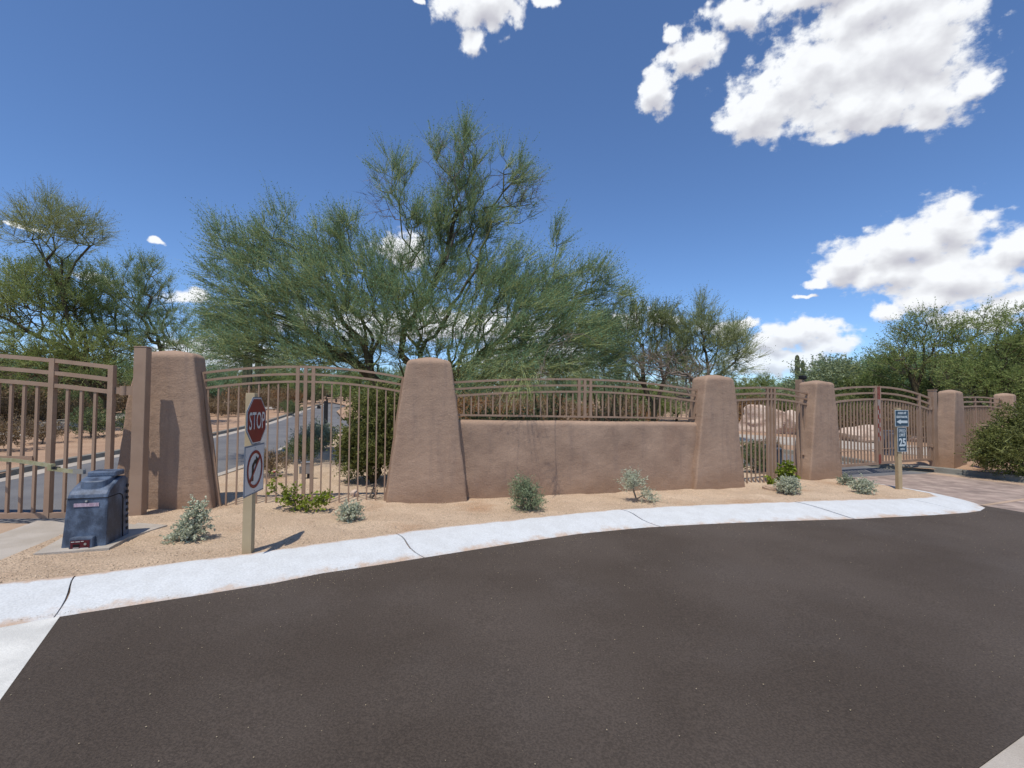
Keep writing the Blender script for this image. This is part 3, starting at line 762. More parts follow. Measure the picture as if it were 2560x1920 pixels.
P1, P2, P3, P4, P5, P6 = [p[:2] for p in PIL]
FG = 'arched steel fence panels between pillars'
fence('steel_fence', 'tall brown steel fence panel between the first two pillars behind the stop sign', 'fence', P1, P2, (.42, 1.99, 1.865, 2.115, 3.36, 1.968), .117,
      [1.75 - .139 * k for k in range(1, 10)] + [1.98 + .139 * k for k in range(1, 10)], [1.75, 1.865, 1.98], lambda t: -.03 - .02 * t, rw=.034, bw=.021,
      ends=[(.42, .70), (3.36, 3.10)], group=FG)
fence('steel_fence', 'short brown steel fence panel standing on top of the low stucco wall', 'fence', P2, P3, (.40, 1.902, 2.92, 2.005, 5.50, 1.832), .115,
      [2.80 - .129 * k for k in range(1, 19)] + [3.04 + .129 * k for k in range(1, 19)], [2.80, 2.92, 3.04], lambda t: 1.318 - .0185 * (t - .5), rw=.036, bw=.022, low_rail=.032,
      ends=[(.40, .47), (5.50, 5.41)], group=FG, bolts=[(5.52, 1.70), (5.44, 1.34)])
fence('steel_fence', 'narrow brown steel fence panel left of the paver drive, boulder behind it', 'fence', P3, P4, (.42, 1.875, 1.865, 1.928, 3.25, 1.795), .13,
      [1.74 - .14 * k for k in range(1, 9)] + [1.99 + .14 * k for k in range(1, 9)], [1.74, 1.865, 1.99], lambda t: -.20 - .015 * t, rw=.042, bw=.024,
      ends=[(.42, .66), (3.25, 2.99)], group=FG, bolts=[(3.21, 1.55), (3.0, .35)])
fence('steel_fence', 'farthest steel fence panel, behind the large shrub and the keypad post', 'fence', P5, P6, (.4, 1.77, 2.3, 1.80, 4.3, 1.72), .15,
      [.55 + .14 * k for k in range(0, 27) if abs(.55 + .14 * k - 1.95) > .08 and abs(.55 + .14 * k - 3.3) > .08], [1.95, 3.3], lambda t: -.33, rw=.045, bw=.026, ends=[(.4, .6), (4.3, 4.1)], group=FG)

def gate_leaf(label, O, th, L, a, gap, bars, stiles, zb, rw=.05, bw=.032, sw=(.065, .065), group=None, mid=None):
    root = tag(empty('gate_leaf', (O[0], O[1], 0), th), label, 'gate', group)
    top = lambda t: arc(t, *a); N = 20
    for r in range(3):
        MB().beam([(L * i / N, 0, top(L * i / N) - r * gap - rw / 2) for i in range(N + 1)], rw, rw, side=(0, 1, 0)).build('rail', M['fence_paint'], root)
    MB().beam([(0, 0, zb + .035), (L, 0, zb + .035)], rw, .07, side=(0, 1, 0)).build('bottom_rail', M['fence_paint'], root)
    if mid: MB().beam([(0, 0, zb + mid), (L, 0, zb + mid)], bw * .7, bw * .7, side=(0, 1, 0)).build('thin_rail', M['fence_paint'], root)
    for t in bars: bar(t, 0, zb + .07, top(t) - 2 * gap - rw + .004, bw, 0, root)
    for t in stiles: MB().box((t, 0, (top(t) + .004 + zb - .004) / 2), (sw[0], sw[1], top(t) - zb + .008)).build('stile', M['fence_paint'], root)
    return root
# left leaf: hinged on the square post, peak of the arch outside the frame
gth = R(184)
gl = gate_leaf('wide arched steel gate leaf hinged on the square post at the left edge', (-5.385, 6.37), gth, 3.05, (-.3, 1.985, 2.9, 2.215, 3.3, 2.21), .165,
               [.20, .375, .55] + [.93 + .162 * k for k in range(0, 12)], [0.0, .745, 2.98], .0, rw=.052, bw=.033, sw=(.066, .07))
MB().box((1.22, .03, .79), (.56, .012, .06)).build('bracket_plate', M['fence_paint'], gl)
pole = tag(empty('gate_post', (-5.075, 6.49, 0), R(13)), 'square brown steel gate post in front of the first pillar', 'post')
MB().box((0, 0, 1.08), (.15, .15, 2.40)).build('post_tube', M['fence_paint'], pole, bevel=.008)
MB().box((0, 0, 2.29), (.158, .158, .014)).build('post_cap', M['fence_paint'], pole, bevel=.004)
hg = tag(empty('hinge_arm'), None); bpy.data.objects.remove(hg)
for z in (1.69, .35):
    h = MB().box((-.13, -.03, z), (.13, .03, .12)).cyl((-.20, -.03, z - .062), .042, .125, 14).box((-.255, -.03, z), (.06, .035, .09)).build('hinge', M['fence_paint'], pole)

# right pair of leaves, hung behind the pillar line
LPt, RPt = (7.45, 12.1), (12.7, 14.3)
th2 = math.atan2(RPt[1] - LPt[1], RPt[0] - LPt[0]); Lg = math.dist(LPt, RPt)
u2 = Vector((math.cos(th2), math.sin(th2)))
GG = 'two leaves of the closed double gate over the paver drive'
mid = 3.02
gate_leaf('left leaf of the closed double gate, partly hidden by the pillar', LPt + u2.to_tuple() if False else (LPt[0], LPt[1]), th2, mid - .03, (0.05, 1.80, mid, 2.045, mid + .5, 2.0), .172,
          [.30 + .141 * k for k in range(0, 18)], [.1, mid - .09], -.145, rw=.05, bw=.030, sw=(.085, .06), group=GG, mid=.42)
p = Vector(LPt) + u2 * (mid + .03)
L2 = Lg - mid - .16
gate_leaf('right leaf of the closed double gate, hinged on the square post behind the speed sign', (p.x, p.y), th2, L2, (-.5, 2.0, 0.0, 2.045, L2 + .05, 1.722), .172,
          [.18 + .137 * k for k in range(0, 13)] + [2.06 + .137 * k for k in range(3)], [.05, 1.94, L2 - .03], -.135, rw=.05, bw=.030, sw=(.085, .06), group=GG, mid=.42)
rp = tag(empty('gate_post', (RPt[0], RPt[1], 0), th2), 'square brown steel post at the right end of the closed double gate', 'post')
MB().box((0, 0, .80), (.19, .15, 2.30)).build('post_tube', M['fence_paint'], rp, bevel=.008)
MB().box((0, 0, 1.965), (.21, .17, .03)).build('post_cap', M['fence_paint'], rp, bevel=.004)
for z in (1.42, .30): MB().box((-.14, -.03, z), (.14, .04, .07)).cyl((-.17, -.03, z - .05), .035, .1, 12).build('hinge', M['fence_paint'], rp)
lp = tag(empty('gate_post', (LPt[0] - .12, LPt[1] - .05, 0), th2), 'hidden gate post behind the island pillar with small black device on top', 'post')
MB().box((0, 0, .90), (.15, .15, 2.5)).build('post_tube', M['fence_paint'], lp, bevel=.008)
cm = MB().box((.02, -.02, .05), (.12, .16, .10)).box((.02, -.11, .05), (.09, .05, .07)).box((.06, 0, -.01), (.03, .03, .06)).build('camera_housing', M['black_plastic'], None, bevel=.01)
cm.location = (LPt[0] - .08, LPt[1] - .05, 2.16); tag(cm, 'small black camera housing on top of the gate post behind the island pillar', 'camera')
cm.name = 'security_camera'
# red and white warning tape down both meeting stiles
for k, (off_t, ph) in enumerate(((-.02, 0), (.045, 1))):
    q = Vector(LPt) + u2 * (mid + off_t) ; nrm = Vector((u2.y, -u2.x))
    q = q + nrm * .034
    tp = tag(empty('warning_tape', (q.x, q.y, 0), th2), ['red and white warning tape down the left meeting edge of the double gate', 'red and white warning tape down the right meeting edge of the double gate'][k], 'tape', 'warning tapes where the gate leaves meet')
    z = 2.03; i = 0
    segs = [(2.03, 1.67, 'strip_red'), (1.67, 1.50 - ph * .1, 'strip_white')]
    z = 1.50 - ph * .1; c = 1
    while z > .60: segs.append((z, z - .125, 'strip_red' if c else 'strip_white')); z -= .125; c = 1 - c
    segs.append((.14 if z > .14 else z, -.12, 'strip_red'))
    for za, zb_, mm in segs: MB().box((0, 0, (za + zb_) / 2), (.028, .004, za - zb_ - .002)).build('tape_stripe', M[mm], tp)

# ------------------------------------------------------------------ signs
def text_part(txt, cx, cz, w, h, y, mat, parent, name='lettering', bold=.03, space=1.0):
    cu = bpy.data.curves.new('t', 'FONT'); cu.body = txt; cu.size = 1; cu.offset = bold; cu.resolution_u = 3; cu.align_x = 'CENTER'; cu.space_character = space
    o = bpy.data.objects.new('t', cu); COL.objects.link(o)
    bpy.context.view_layer.update()
    me = bpy.data.meshes.new_from_object(o.evaluated_get(bpy.context.evaluated_depsgraph_get()))
    bpy.data.objects.remove(o); bpy.data.curves.remove(cu)
    co = np.zeros(len(me.vertices) * 3); me.vertices.foreach_get('co', co); co = co.reshape(-1, 3)
    lo, hi = co.min(0), co.max(0); n = co.copy()
    n[:, 0] = cx + (co[:, 0] - (lo[0] + hi[0]) / 2) / (hi[0] - lo[0]) * w
    n[:, 2] = cz + (co[:, 1] - (lo[1] + hi[1]) / 2) / (hi[1] - lo[1]) * h
    n[:, 1] = y
    me.vertices.foreach_set('co', n.ravel()); me.name = name; me.materials.clear()
    return link(name, me, mat, parent)

def plate(pts, y0, y1, mat, name, parent):
    return MB().prism(pts, y1, y0, fn=lambda a, b, c: (a, c, b)).build(name, mat, parent)

def octagon(r, cx, cz): return [(cx + r * math.cos(R(22.5 + 45 * k)), cz + r * math.sin(R(22.5 + 45 * k))) for k in range(8)]
def sign_post(x, y, z0, z1, w, rz, label):
    r = tag(empty('sign_post', (x, y, 0), rz), label, 'sign post')
    MB().box((0, 0, (z0 + z1) / 2), (w, w, z1 - z0)).build('post_tube', M['cream'], r, bevel=.004); return r

SX, SY = -2.80, 5.10
sp1 = sign_post(SX, SY, -.25, 1.655, .092, R(7), 'cream square post carrying the stop sign and the no right turn sign')
st = tag(empty('stop_sign', (SX + .051, SY + .002, 1.36), R(97)), 'red octagonal STOP sign on the cream post', 'sign')
r8 = .272
plate(octagon(r8, 0, 0), 0.0, -.006, M['sign_grey'], 'sign_back', st)
plate(octagon(r8 * .955, 0, 0), -.006, -.008, M['sign_white'], 'border', st)
plate(octagon(r8 * .915, 0, 0), -.008, -.010, M['sign_red'], 'red_face', st)
text_part('STOP', 0, 0.0, .405, .185, -.0125, M['sign_white'], st, bold=.008)
nr = tag(empty('no_right_turn_sign', (SX + .054, SY - .025, .845), R(97)), 'square white sign with a crossed out right turn arrow in a red ring', 'sign')
def rect(w, h, cx=0, cz=0, rc=.0): return [(cx - w / 2, cz - h / 2), (cx + w / 2, cz - h / 2), (cx + w / 2, cz + h / 2), (cx - w / 2, cz + h / 2)]
plate(rect(.50, .52), 0, -.006, M['sign_grey'], 'sign_back', nr)
plate(rect(.468, .488), -.006, -.008, M['sign_white'], 'white_face', nr)
V, F = [], []; n = 48
for i in range(n):
    for rr_ in (.196, .164): V.append((rr_ * math.cos(2 * math.pi * i / n), -.0125, rr_ * 1.02 * math.sin(2 * math.pi * i / n)))
for i in range(n): a = 2 * i; b = 2 * ((i + 1) % n); F.append((a, b, b + 1, a + 1))
mesh_obj('red_ring', V, F, M['sign_red'], nr)
arrow = [(-.075, -.12), (-.030, -.12), (-.030, .025), (.0, .055), (.022, .055), (.022, .015), (.112, .078), (.022, .140), (.022, .100), (-.012, .100), (-.075, .045)]
def flatpoly(name, pts, y, mat, parent):
    from mathutils.geometry import tessellate_polygon
    tri = tessellate_polygon([[Vector((a, b, 0)) for a, b in pts]])
    return mesh_obj(name, [(a, y, b) for a, b in pts], [tuple(t) for t in tri], mat, parent)
flatpoly('turn_arrow', arrow, -.0105, M['sign_black'], nr)
s_ = math.sqrt(.5)
flatpoly('red_slash', [(-.118 - .011, -.118 + .011), (-.118 + .011, -.118 - .011), (.118 + .011, .118 - .011), (.118 - .011, .118 + .011)], -.0135, M['sign_red'], nr)
MB().cyl((0, -.012, .228), .006, .006, 8, 'y').cyl((0, -.012, -.228), .006, .006, 8, 'y').build('bolt', M['steel'], nr)

BX, BY = 8.215, 10.1
sp2 = sign_post(BX, BY, -.5, 1.475, .086, R(5), 'cream square post at the island tip carrying two blue signs')
d1 = tag(empty('direction_sign', (BX + .045, BY - .050, 1.258), R(5)), 'dark blue sign reading AVIAN AT GRAYHAWK with a white left arrow', 'sign')
plate(rect(.305, .345), 0, -.006, M['sign_text'], 'sign_edge', d1); plate(rect(.286, .324), -.006, -.008, M['sign_blue'], 'blue_face', d1)
text_part('AVIAN AT', 0, .110, .20, .052, -.0115, M['sign_text'], d1, bold=.05)
text_part('GRAYHAWK', 0, .028, .262, .052, -.0115, M['sign_text'], d1, bold=.05)
flatpoly('left_arrow', [(-.128, -.075), (-.028, -.022), (-.028, -.048), (.125, -.048), (.125, -.102), (-.028, -.102), (-.028, -.128)], -.011, M['sign_text'], d1)
d2 = tag(empty('speed_limit_sign', (BX + .043, BY - .050, .806), R(5)), 'narrow dark blue sign reading SPEED LIMIT 25 MPH', 'sign')
plate(rect(.205, .51), 0, -.006, M['sign_text'], 'sign_edge', d2); plate(rect(.190, .494), -.006, -.008, M['sign_blue'], 'blue_face', d2)
text_part('SPEED', 0, .185, .160, .066, -.0115, M['sign_text'], d2, bold=.018)
text_part('LIMIT', 0, .098, .145, .066, -.0115, M['sign_text'], d2, bold=.018)
text_part('25', 0, -.055, .155, .175, -.0115, M['sign_text'], d2, bold=.04)
text_part('MPH', 0, -.200, .095, .045, -.0115, M['sign_text'], d2, bold=.03)

# ------------------------------------------------------------------ gate operators
def operator(loc, rz, label, scale=1.0, panel=True, light=True):
    r = tag(empty('gate_operator', loc, rz), label, 'gate opener'); r.scale = (scale,) * 3
    # side profile (depth y, height z); width narrows towards the top
    W = .40
    prof = [(0, 0), (.028, .27), (.048, .545), (.062, .585), (.095, .625), (.16, .662), (.27, .712), (.36, .735), (.43, .728), (.478, .70), (.49, .35), (.50, 0)]
    V, F, FM = [], [], []
    k = len(prof)
    cols = [(-1, .0), (-.97, .012), (-.90, .03), (.90, .03), (.97, .012), (1, .0)]
    for cx, ins in [(-1, 0), (-.985, .6), (-.90, 1), (-.4, 1), (0, 1), (.4, 1), (.90, 1), (.985, .6), (1, 0)]:
        for (y, z) in prof:
            w = W / 2 * (1 - .10 * z / .73)
            yy, zz = y, z
            cy, cz = .25, .30
            shrink = 1 - .075 * (1 - ins)
            yy = cy + (y - cy) * shrink; zz = z if z < .01 else (z - (1 - ins) * .028 * (z > .5))
            V.append((cx * w, yy, zz))
    nc = 9
    for i in range(nc - 1):
        for j in range(k - 1): a = i * k + j; F.append((a, a + k, a + k + 1, a + 1))
    F.append(tuple(range(k))); F.append(tuple(range((nc - 1) * k, nc * k))[::-1])
    body = mesh_obj('cover', V, F, M['blue_plastic'], r); 
    # raised hump and cap block on the lid
    V, F = [], []; n = 28
    for lvl, (s, dz) in enumerate(((1.0, 0), (.97, .050), (.90, .058))):
        for i in range(n):
            a = 2 * math.pi * i / n; cxx, syy = math.cos(a), math.sin(a)
            px = .135 * s * math.copysign(abs(cxx) ** .6, cxx) ; py = .25 + .145 * s * math.copysign(abs(syy) ** .7, syy)
            zt = .655 + (py - .10) * .26
            V.append((px, py, zt + dz - (.05 if lvl == 0 else 0)))
    for l in range(2):
        for i in range(n): F.append((l * n + i, l * n + (i + 1) % n, (l + 1) * n + (i + 1) % n, (l + 1) * n + i))
    F.append(tuple(2 * n + i for i in range(n)))
    mesh_obj('lid_hump', V, F, M['blue_plastic'], r)
    MB().box((.03, .335, .775), (.27, .20, .062)).build('lid_cap', M['blue_plastic'], r, bevel=.016)
    MB().box((0, .047, .548), (.382, .012, .006)).box((.1855, .16, .548), (.006, .23, .006)).build('lid_seam', M['seam'], r)
    MB().beam([(.1945, .27, .548), (.1955, .315, .53), (.197, .335, .48), (.2025, .345, .05)], .007, .007).build('side_seam', M['seam'], r)
    rb = [MB().box((.199 - .006 * q / 7, .44, .12 + q * .07), (.008, .045, .035)).build('rib', M['black_plastic'], r, bevel=.004) for q in range(8)]
    MB().cyl((0, .028, .520), .011, .014, 12, 'y').build('cover_screw', M['steel'], r)
    if panel:
        MB().box((0, .0395, .478), (.225, .012, .036)).build('name_plate', M['label_pink'], r)
        MB().box((0, -.005, .078), (.215, .09, .155)).build('control_box', M['blue_plastic'], r, bevel=.02)
        cp_ = MB().box((0, -.0515, .080), (.168, .006, .092)).build('control_panel', M['panel_red'], r)
        MB().cyl((.048, -.062, .088), .012, .008, 12, 'y').build('key_lock', M['steel'], cp_)
        MB().box((-.032, -.0555, .076), (.058, .004, .024)).build('display', M['seam'], cp_)
        mk = MB()
        for a, b, w in ((-.063, .114, .03), (-.020, .114, .04), (.020, .117, .024), (-.035, .051, .05), (.038, .046, .075)): mk.box((a, -.0555, b), (w, .003, .006))
        mk.build('panel_print', M['sign_white'], cp_)
    return r
op = operator((-4.548, 5.085, -.035), math.atan2(.10, .37), 'weathered blue black gate opener cabinet on a concrete pad by the left gate', 1.0)
ob = tag(MB().prism([(-4.85,4.86),(-4.25,5.06),(-4.36,5.45),(-4.30,5.98),(-4.95,6.12),(-5.12,5.5)], -.14, .008).build('equipment_pad', M['concrete']), 'thin concrete pad under the blue gate opener cabinet', 'concrete pad')
operator((6.62, 12.62, -.36), R(200), 'blue grey gate opener cabinet behind the narrow fence panel and its shrub', 1.05, panel=False)
operator((13.1, 16.9, -.27), R(190), 'grey gate opener cabinet behind the right gate leaf and the speed sign', 1.1, panel=False)
tag(MB().prism([(6.2,12.2),(7.2,12.25),(7.2,13.1),(6.2,13.2)], -.6, -.33).build('equipment_pad', M['concrete']), 'concrete pad under the opener cabinet behind the narrow fence panel', 'concrete pad')

ga = tag(empty('opener_linkage'), 'yellowish galvanized two piece arm linking the opener cabinet to the gate leaf', 'linkage')
MB().beam([(-7.1, 6.22, .80), (-6.25, 5.98, .80), (-5.52, 5.75, .765)], .012, .045).build('outer_bar', M['zinc'], ga)
MB().beam([(-5.56, 5.74, .735), (-5.02, 5.50, .735)], .012, .045).build('inner_bar', M['zinc'], ga)
MB().box((-5.56, 5.75, .75), (.075, .05, .085), R(-20)).build('knuckle', M['zinc'], ga, bevel=.006)
MB().cyl((-5.47, 5.70, .735), .03, .03, 12).box((-5.45, 5.70, .75), (.09, .04, .03), R(-20)).build('rubber_stop', M['black_plastic'], ga)
MB().beam([(-5.05, 5.50, .745), (-4.86, 5.42, .75)], .03, .05).build('clevis', M['steel'], ga)

# ------------------------------------------------------------------ small ground things
def gz(x, y): return base(x, y)
vc = tag(empty('valve_cover', (5.42, 9.72, gz(5.42, 9.72))), 'round tan plastic valve cover in the gravel behind a silver shrub', 'cover')
MB().cyl((0, 0, -.05), .27, .105, 32).build('cover_ring', M['tan_concrete'], vc, bevel=.01)
MB().cyl((0, 0, .055), .22, .012, 32).build('cover_lid', M['tan_concrete'], vc, bevel=.004)
o = MB().cyl((0, 0, -.03), .062, .10, 14).cyl((0, 0, .07), .055, .012, 14).build('irrigation_cap', M['black_plastic'])
o.location = (7.86, 10.98, gz(7.9, 11)); tag(o, 'short black round irrigation cap at the foot of the island pillar', 'cap')
jb = tag(empty('junction_box', (-4.10, 9.55, gz(-4.1, 9.5)), R(12)), 'small grey metal utility box on a short stub behind the fence', 'utility box')
MB().box((0, 0, .23), (.20, .14, .22)).build('box_body', M['box_metal'], jb, bevel=.01); MB().box((0, 0, .345), (.22, .16, .02)).build('box_lid', M['steel'], jb, bevel=.005)
MB().cyl((.05, 0, -.05), .05, .2, 12).build('stub', M['black_plastic'], jb); MB().cyl((-.13, .0, .12), .022, .14, 10).build('conduit', M['steel'], jb)
bp = tag(empty('reader_post', (-7.1, 18.1, gz(-7.1, 18.1))), 'black post with a small reader box beside the residential street', 'post')
MB().box((0, 0, .65), (.12, .12, 1.45)).build('post_tube', M['black_plastic'], bp, bevel=.005); MB().box((-.27, 0, 1.15), (.10, .10, .12)).build('reader_box', M['black_plastic'], bp); MB().box((-.13, 0, 1.18), (.20, .03, .03)).build('reader_arm', M['steel'], bp)
mo = tag(empty('trail_marker', (-18.75, 30.9, gz(-18.75, 30.9)), R(20)), 'small leaning tan marker of stacked boards beside the far walk', 'marker')
for k in range(6): MB().box((.03 * k, 0, .12 + k * .15), (.42 - .012 * k, .2, .07)).build('board', M['tan_concrete'], mo)
for s in (-1, 1): MB().beam([(s * .17, .09, -.1), (s * .15 + .17, .09, 1.0)], .06, .06).build('upright', M['tan_concrete'], mo)
bn = tag(empty('bench', (-23.6, 62, gz(-23, 62))), 'dark bench far off at the end of the street', 'bench')
MB().box((0, 0, .5), (1.6, .45, .06)).build('seat', M['black_plastic'], bn); MB().box((0, .22, .85), (1.6, .06, .4)).build('backrest', M['black_plastic'], bn)
for s in (-1, 1): MB().box((s * .6, 0, .22), (.08, .4, .5)).build('leg', M['black_plastic'], bn)
kp = tag(empty('keypad_post', (13.95, 14.05, gz(14, 14)), R(20)), 'tan post with a dark keypad box beside the pillar right of the double gate', 'keypad')
MB().box((0, 0, .5), (.13, .13, 1.1)).build('post_tube', M['fence_paint'], kp, bevel=.005); MB().box((0, -.02, 1.17), (.26, .20, .26)).build('keypad_housing', M['fence_paint'], kp, bevel=.01); MB().box((0, -.125, 1.17), (.18, .02, .19)).build('keypad_face', M['black_plastic'], kp)

def boulder(x, y, sx, sy, sz, seed, label, group=None, sink=.2, rz=0.0):
    r = np.random.default_rng(seed); n = 26; m_ = 40
    V = []
    dirs = r.normal(size=(16, 3)); dirs /= np.linalg.norm(dirs, axis=1)[:, None]; cut = r.uniform(.55, .95, 16)
    nz = [(r.normal(size=3) * (2 + i), r.uniform(0, 6.28), .045 / (1 + i * .5)) for i in range(10)]
    for i in range(n + 1):
        for j in range(m_):
            a = math.pi * i / n; b = 2 * math.pi * j / m_
            d = np.array([math.sin(a) * math.cos(b), math.sin(a) * math.sin(b), math.cos(a)])
            q = dirs @ d; R_ = min([1.0] + [c / v for c, v in zip(cut, q) if v > .2])
            R_ += sum(am * math.sin(w @ d + ph) for w, ph, am in nz)
            V.append((d[0] * R_ * sx / 2, d[1] * R_ * sy / 2, d[2] * R_ * sz))
    F = []
    for i in range(n):
        for j in range(m_): F.append((i * m_ + j, (i + 1) * m_ + j, (i + 1) * m_ + (j + 1) % m_, i * m_ + (j + 1) % m_))
    o = mesh_obj('boulder', V, F, M['boulder'], None, smooth=False); o.location = (x, y, gz(x, y) + sz * (.75 - sink)); o.rotation_euler = (0, 0, rz)
    tag(o, label, 'boulder', group); return o
boulder(13.6, 25.6, 3.0, 2.0, 1.05, 1, 'large pale pink boulder seen through the narrow fence panel', sink=.15)
boulder(15.0, 25.4, 1.7, 1.5, 1.0, 2, 'pale boulder right of the large one, half hidden by the pillar', sink=.2)
boulder(16.1, 21.6, 2.5, 1.6, .62, 3, 'low sloping pale boulder seen through the double gate', sink=.3)
rr = random.Random(4)
for k in range(14):
    x = 14.6 + k * .42 + rr.uniform(-.2, .2); y = 24.0 - k * .12 + rr.uniform(-.6, .6)
    boulder(x, y, rr.uniform(.35, .7), rr.uniform(.3, .5), rr.uniform(.14, .26), 20 + k, 'small pale rock in the row of rocks on the slope behind the double gate', 'row of small rocks behind the double gate', sink=.2)
for k in range(7):
    boulder(-2.0 + k * .55 + rr.uniform(-.1, .1), 15.8 + rr.uniform(-.6, .6), .6, .5, .5, 50 + k, 'pale rock behind the low stucco wall', 'rocks behind the low stucco wall', sink=.0)
boulder(-2.62, 7.98, .17, .12, .11, 77, 'fist sized grey rock lying under the tall fence panel', sink=.3)

# ------------------------------------------------------------------ vegetation
def nrm(v): return v / (np.linalg.norm(v, axis=-1, keepdims=True) + 1e-9)

def grow(targets, trunk, bf=.45, step=.28, jit=.05, rng=None):
    """joins scattered bud points into one branching skeleton that starts from the trunk polyline(s)"""
    cap = len(targets) * 14 + 200
    P = np.zeros((cap, 3)); par = -np.ones(cap, int); pl = np.zeros(cap); n = 0
    for line in trunk:
        line = np.array(line, float); prev = -1
        if n: prev = int(np.argmin(((P[:n] - line[0]) ** 2).sum(1)))
        for q in line if prev < 0 else line[1:]:
            P[n] = q; par[n] = prev; pl[n] = (pl[prev] + np.linalg.norm(q - P[prev])) if prev >= 0 else 0; prev = n; n += 1
    nt = n; c = P[0]
    order = np.argsort(((targets - c) ** 2).sum(1) + rng.random(len(targets)) * .5)
    tips = []
    for i in order:
        q = targets[i]; d = np.sqrt(((P[:n] - q) ** 2).sum(1)); j = int(np.argmin(d + bf * pl[:n]))
        if d[j] < .04: continue
        k = min(12, max(1, int(d[j] / step))); a = P[j].copy(); sag = rng.normal(size=3) * jit * d[j]
        prev = j
        for s in range(1, k + 1):
            f = s / k; w = a + (q - a) * f + sag * math.sin(f * math.pi) + (rng.normal(size=3) * jit * .5 * (0 if s == k else 1))
            P[n] = w; par[n] = prev; pl[n] = pl[prev] + np.linalg.norm(w - P[prev]); prev = n; n += 1
        tips.append(n - 1)
    P, par = P[:n], par[:n]
    cnt = np.zeros(n); cnt[tips] = 1
    for i in range(n - 1, 0, -1):
        if par[i] >= 0: cnt[par[i]] += cnt[i]
    return P, par, np.maximum(cnt, 1), nt, np.array(tips)

def limbs_mesh(P, par, rad, sel, sides):
    idx = np.where(sel & (par >= 0))[0]; a = P[par[idx]]; b = P[idx]; ra = rad[par[idx]]; rb = rad[idx]
    ra = np.minimum(ra, rb * 1.6)
    d = nrm(b - a); h = np.where(np.abs(d[:, 2:3]) < .9, np.array([[0, 0, 1.]]), np.array([[1., 0, 0]]))
    u = nrm(np.cross(d, h)); v = np.cross(d, u); n = len(idx)
    ang = np.arange(sides) * 2 * np.pi / sides
    ring = u[:, None] * np.cos(ang)[None, :, None] + v[:, None] * np.sin(ang)[None, :, None]
    e = d * (rb * .25)[:, None]
    V = np.stack([a[:, None] + ring * ra[:, None, None], (b + e)[:, None] + ring * rb[:, None, None]], 1).reshape(-1, 3)
    base_ = np.arange(n)[:, None] * sides * 2; i = np.arange(sides); j = (i + 1) % sides
    T = np.concatenate([np.stack([base_ + i, base_ + j, base_ + sides + j], -1), np.stack([base_ + i, base_ + sides + j, base_ + sides + i], -1)], 1).reshape(-1, 3)
    return V, T

def sprays(B, D, rng, per, L, Lv, tw, nleaf, ls, lw, spread, lift=0.0, droop=0.0, leaf_align=.5):
    n = len(B) * per
    b = np.repeat(B, per, 0) + rng.normal(size=(n, 3)) * .03; d = nrm(np.repeat(D, per, 0) + rng.normal(size=(n, 3)) * spread + np.array([0, 0, lift]))
    ln = (L * (1 - Lv + 2 * Lv * rng.random(n)))[:, None]
    bend = rng.normal(size=(n, 3)) * .10 * ln
    p1 = b + d * ln * .5 + bend * .5; p2 = b + d * ln + bend + np.array([0, 0, -1]) * droop * ln
    side = nrm(np.cross(d, rng.normal(size=(n, 3)))) * tw / 2
    V = [np.stack([b - side, b + side, p1 - side * .7, p1 + side * .7, p2], 1).reshape(-1, 3)]
    k = np.arange(n)[:, None] * 5
    T = [np.concatenate([np.stack([k + 0, k + 1, k + 3], -1), np.stack([k + 0, k + 3, k + 2], -1), np.stack([k + 2, k + 3, k + 4], -1)], 1).reshape(-1, 3)]
    Mx = [np.zeros(n * 3, int)]
    if nleaf:
        f = rng.random((n, nleaf, 1)) * .92 + .08
        q = np.where(f < .5, b[:, None] + (p1 - b)[:, None] * f * 2, p1[:, None] + (p2 - p1)[:, None] * (f - .5) * 2).reshape(-1, 3)
        dd = nrm(np.repeat(d, nleaf, 0) * leaf_align + rng.normal(size=(n * nleaf, 3)) * .7)
        s = nrm(np.cross(dd, rng.normal(size=dd.shape))); sz = (ls * (.6 + .8 * rng.random(len(dd))))[:, None]
        m0 = q + dd * sz * .5
        V2 = np.stack([q, m0 + s * sz * lw, q + dd * sz, m0 - s * sz * lw], 1).reshape(-1, 3)
        k2 = np.arange(len(q))[:, None] * 4 + n * 5
        T.append(np.concatenate([np.stack([k2, k2 + 1, k2 + 2], -1), np.stack([k2, k2 + 2, k2 + 3], -1)], 1).reshape(-1, 3)); V.append(V2)
        Mx.append(np.ones(len(q) * 2, int))
    return np.concatenate(V), np.concatenate(T), np.concatenate(Mx)

def lobe_points(lobes, rng, shell=.55):
    out = []
    for (cx, cy, cz, rx, ry, rz, n) in lobes:
        v = nrm(rng.normal(size=(n, 3))) * (rng.random((n, 1)) ** shell); out.append(v * np.array([rx, ry, rz]) + np.array([cx, cy, cz]))
    return np.concatenate(out)

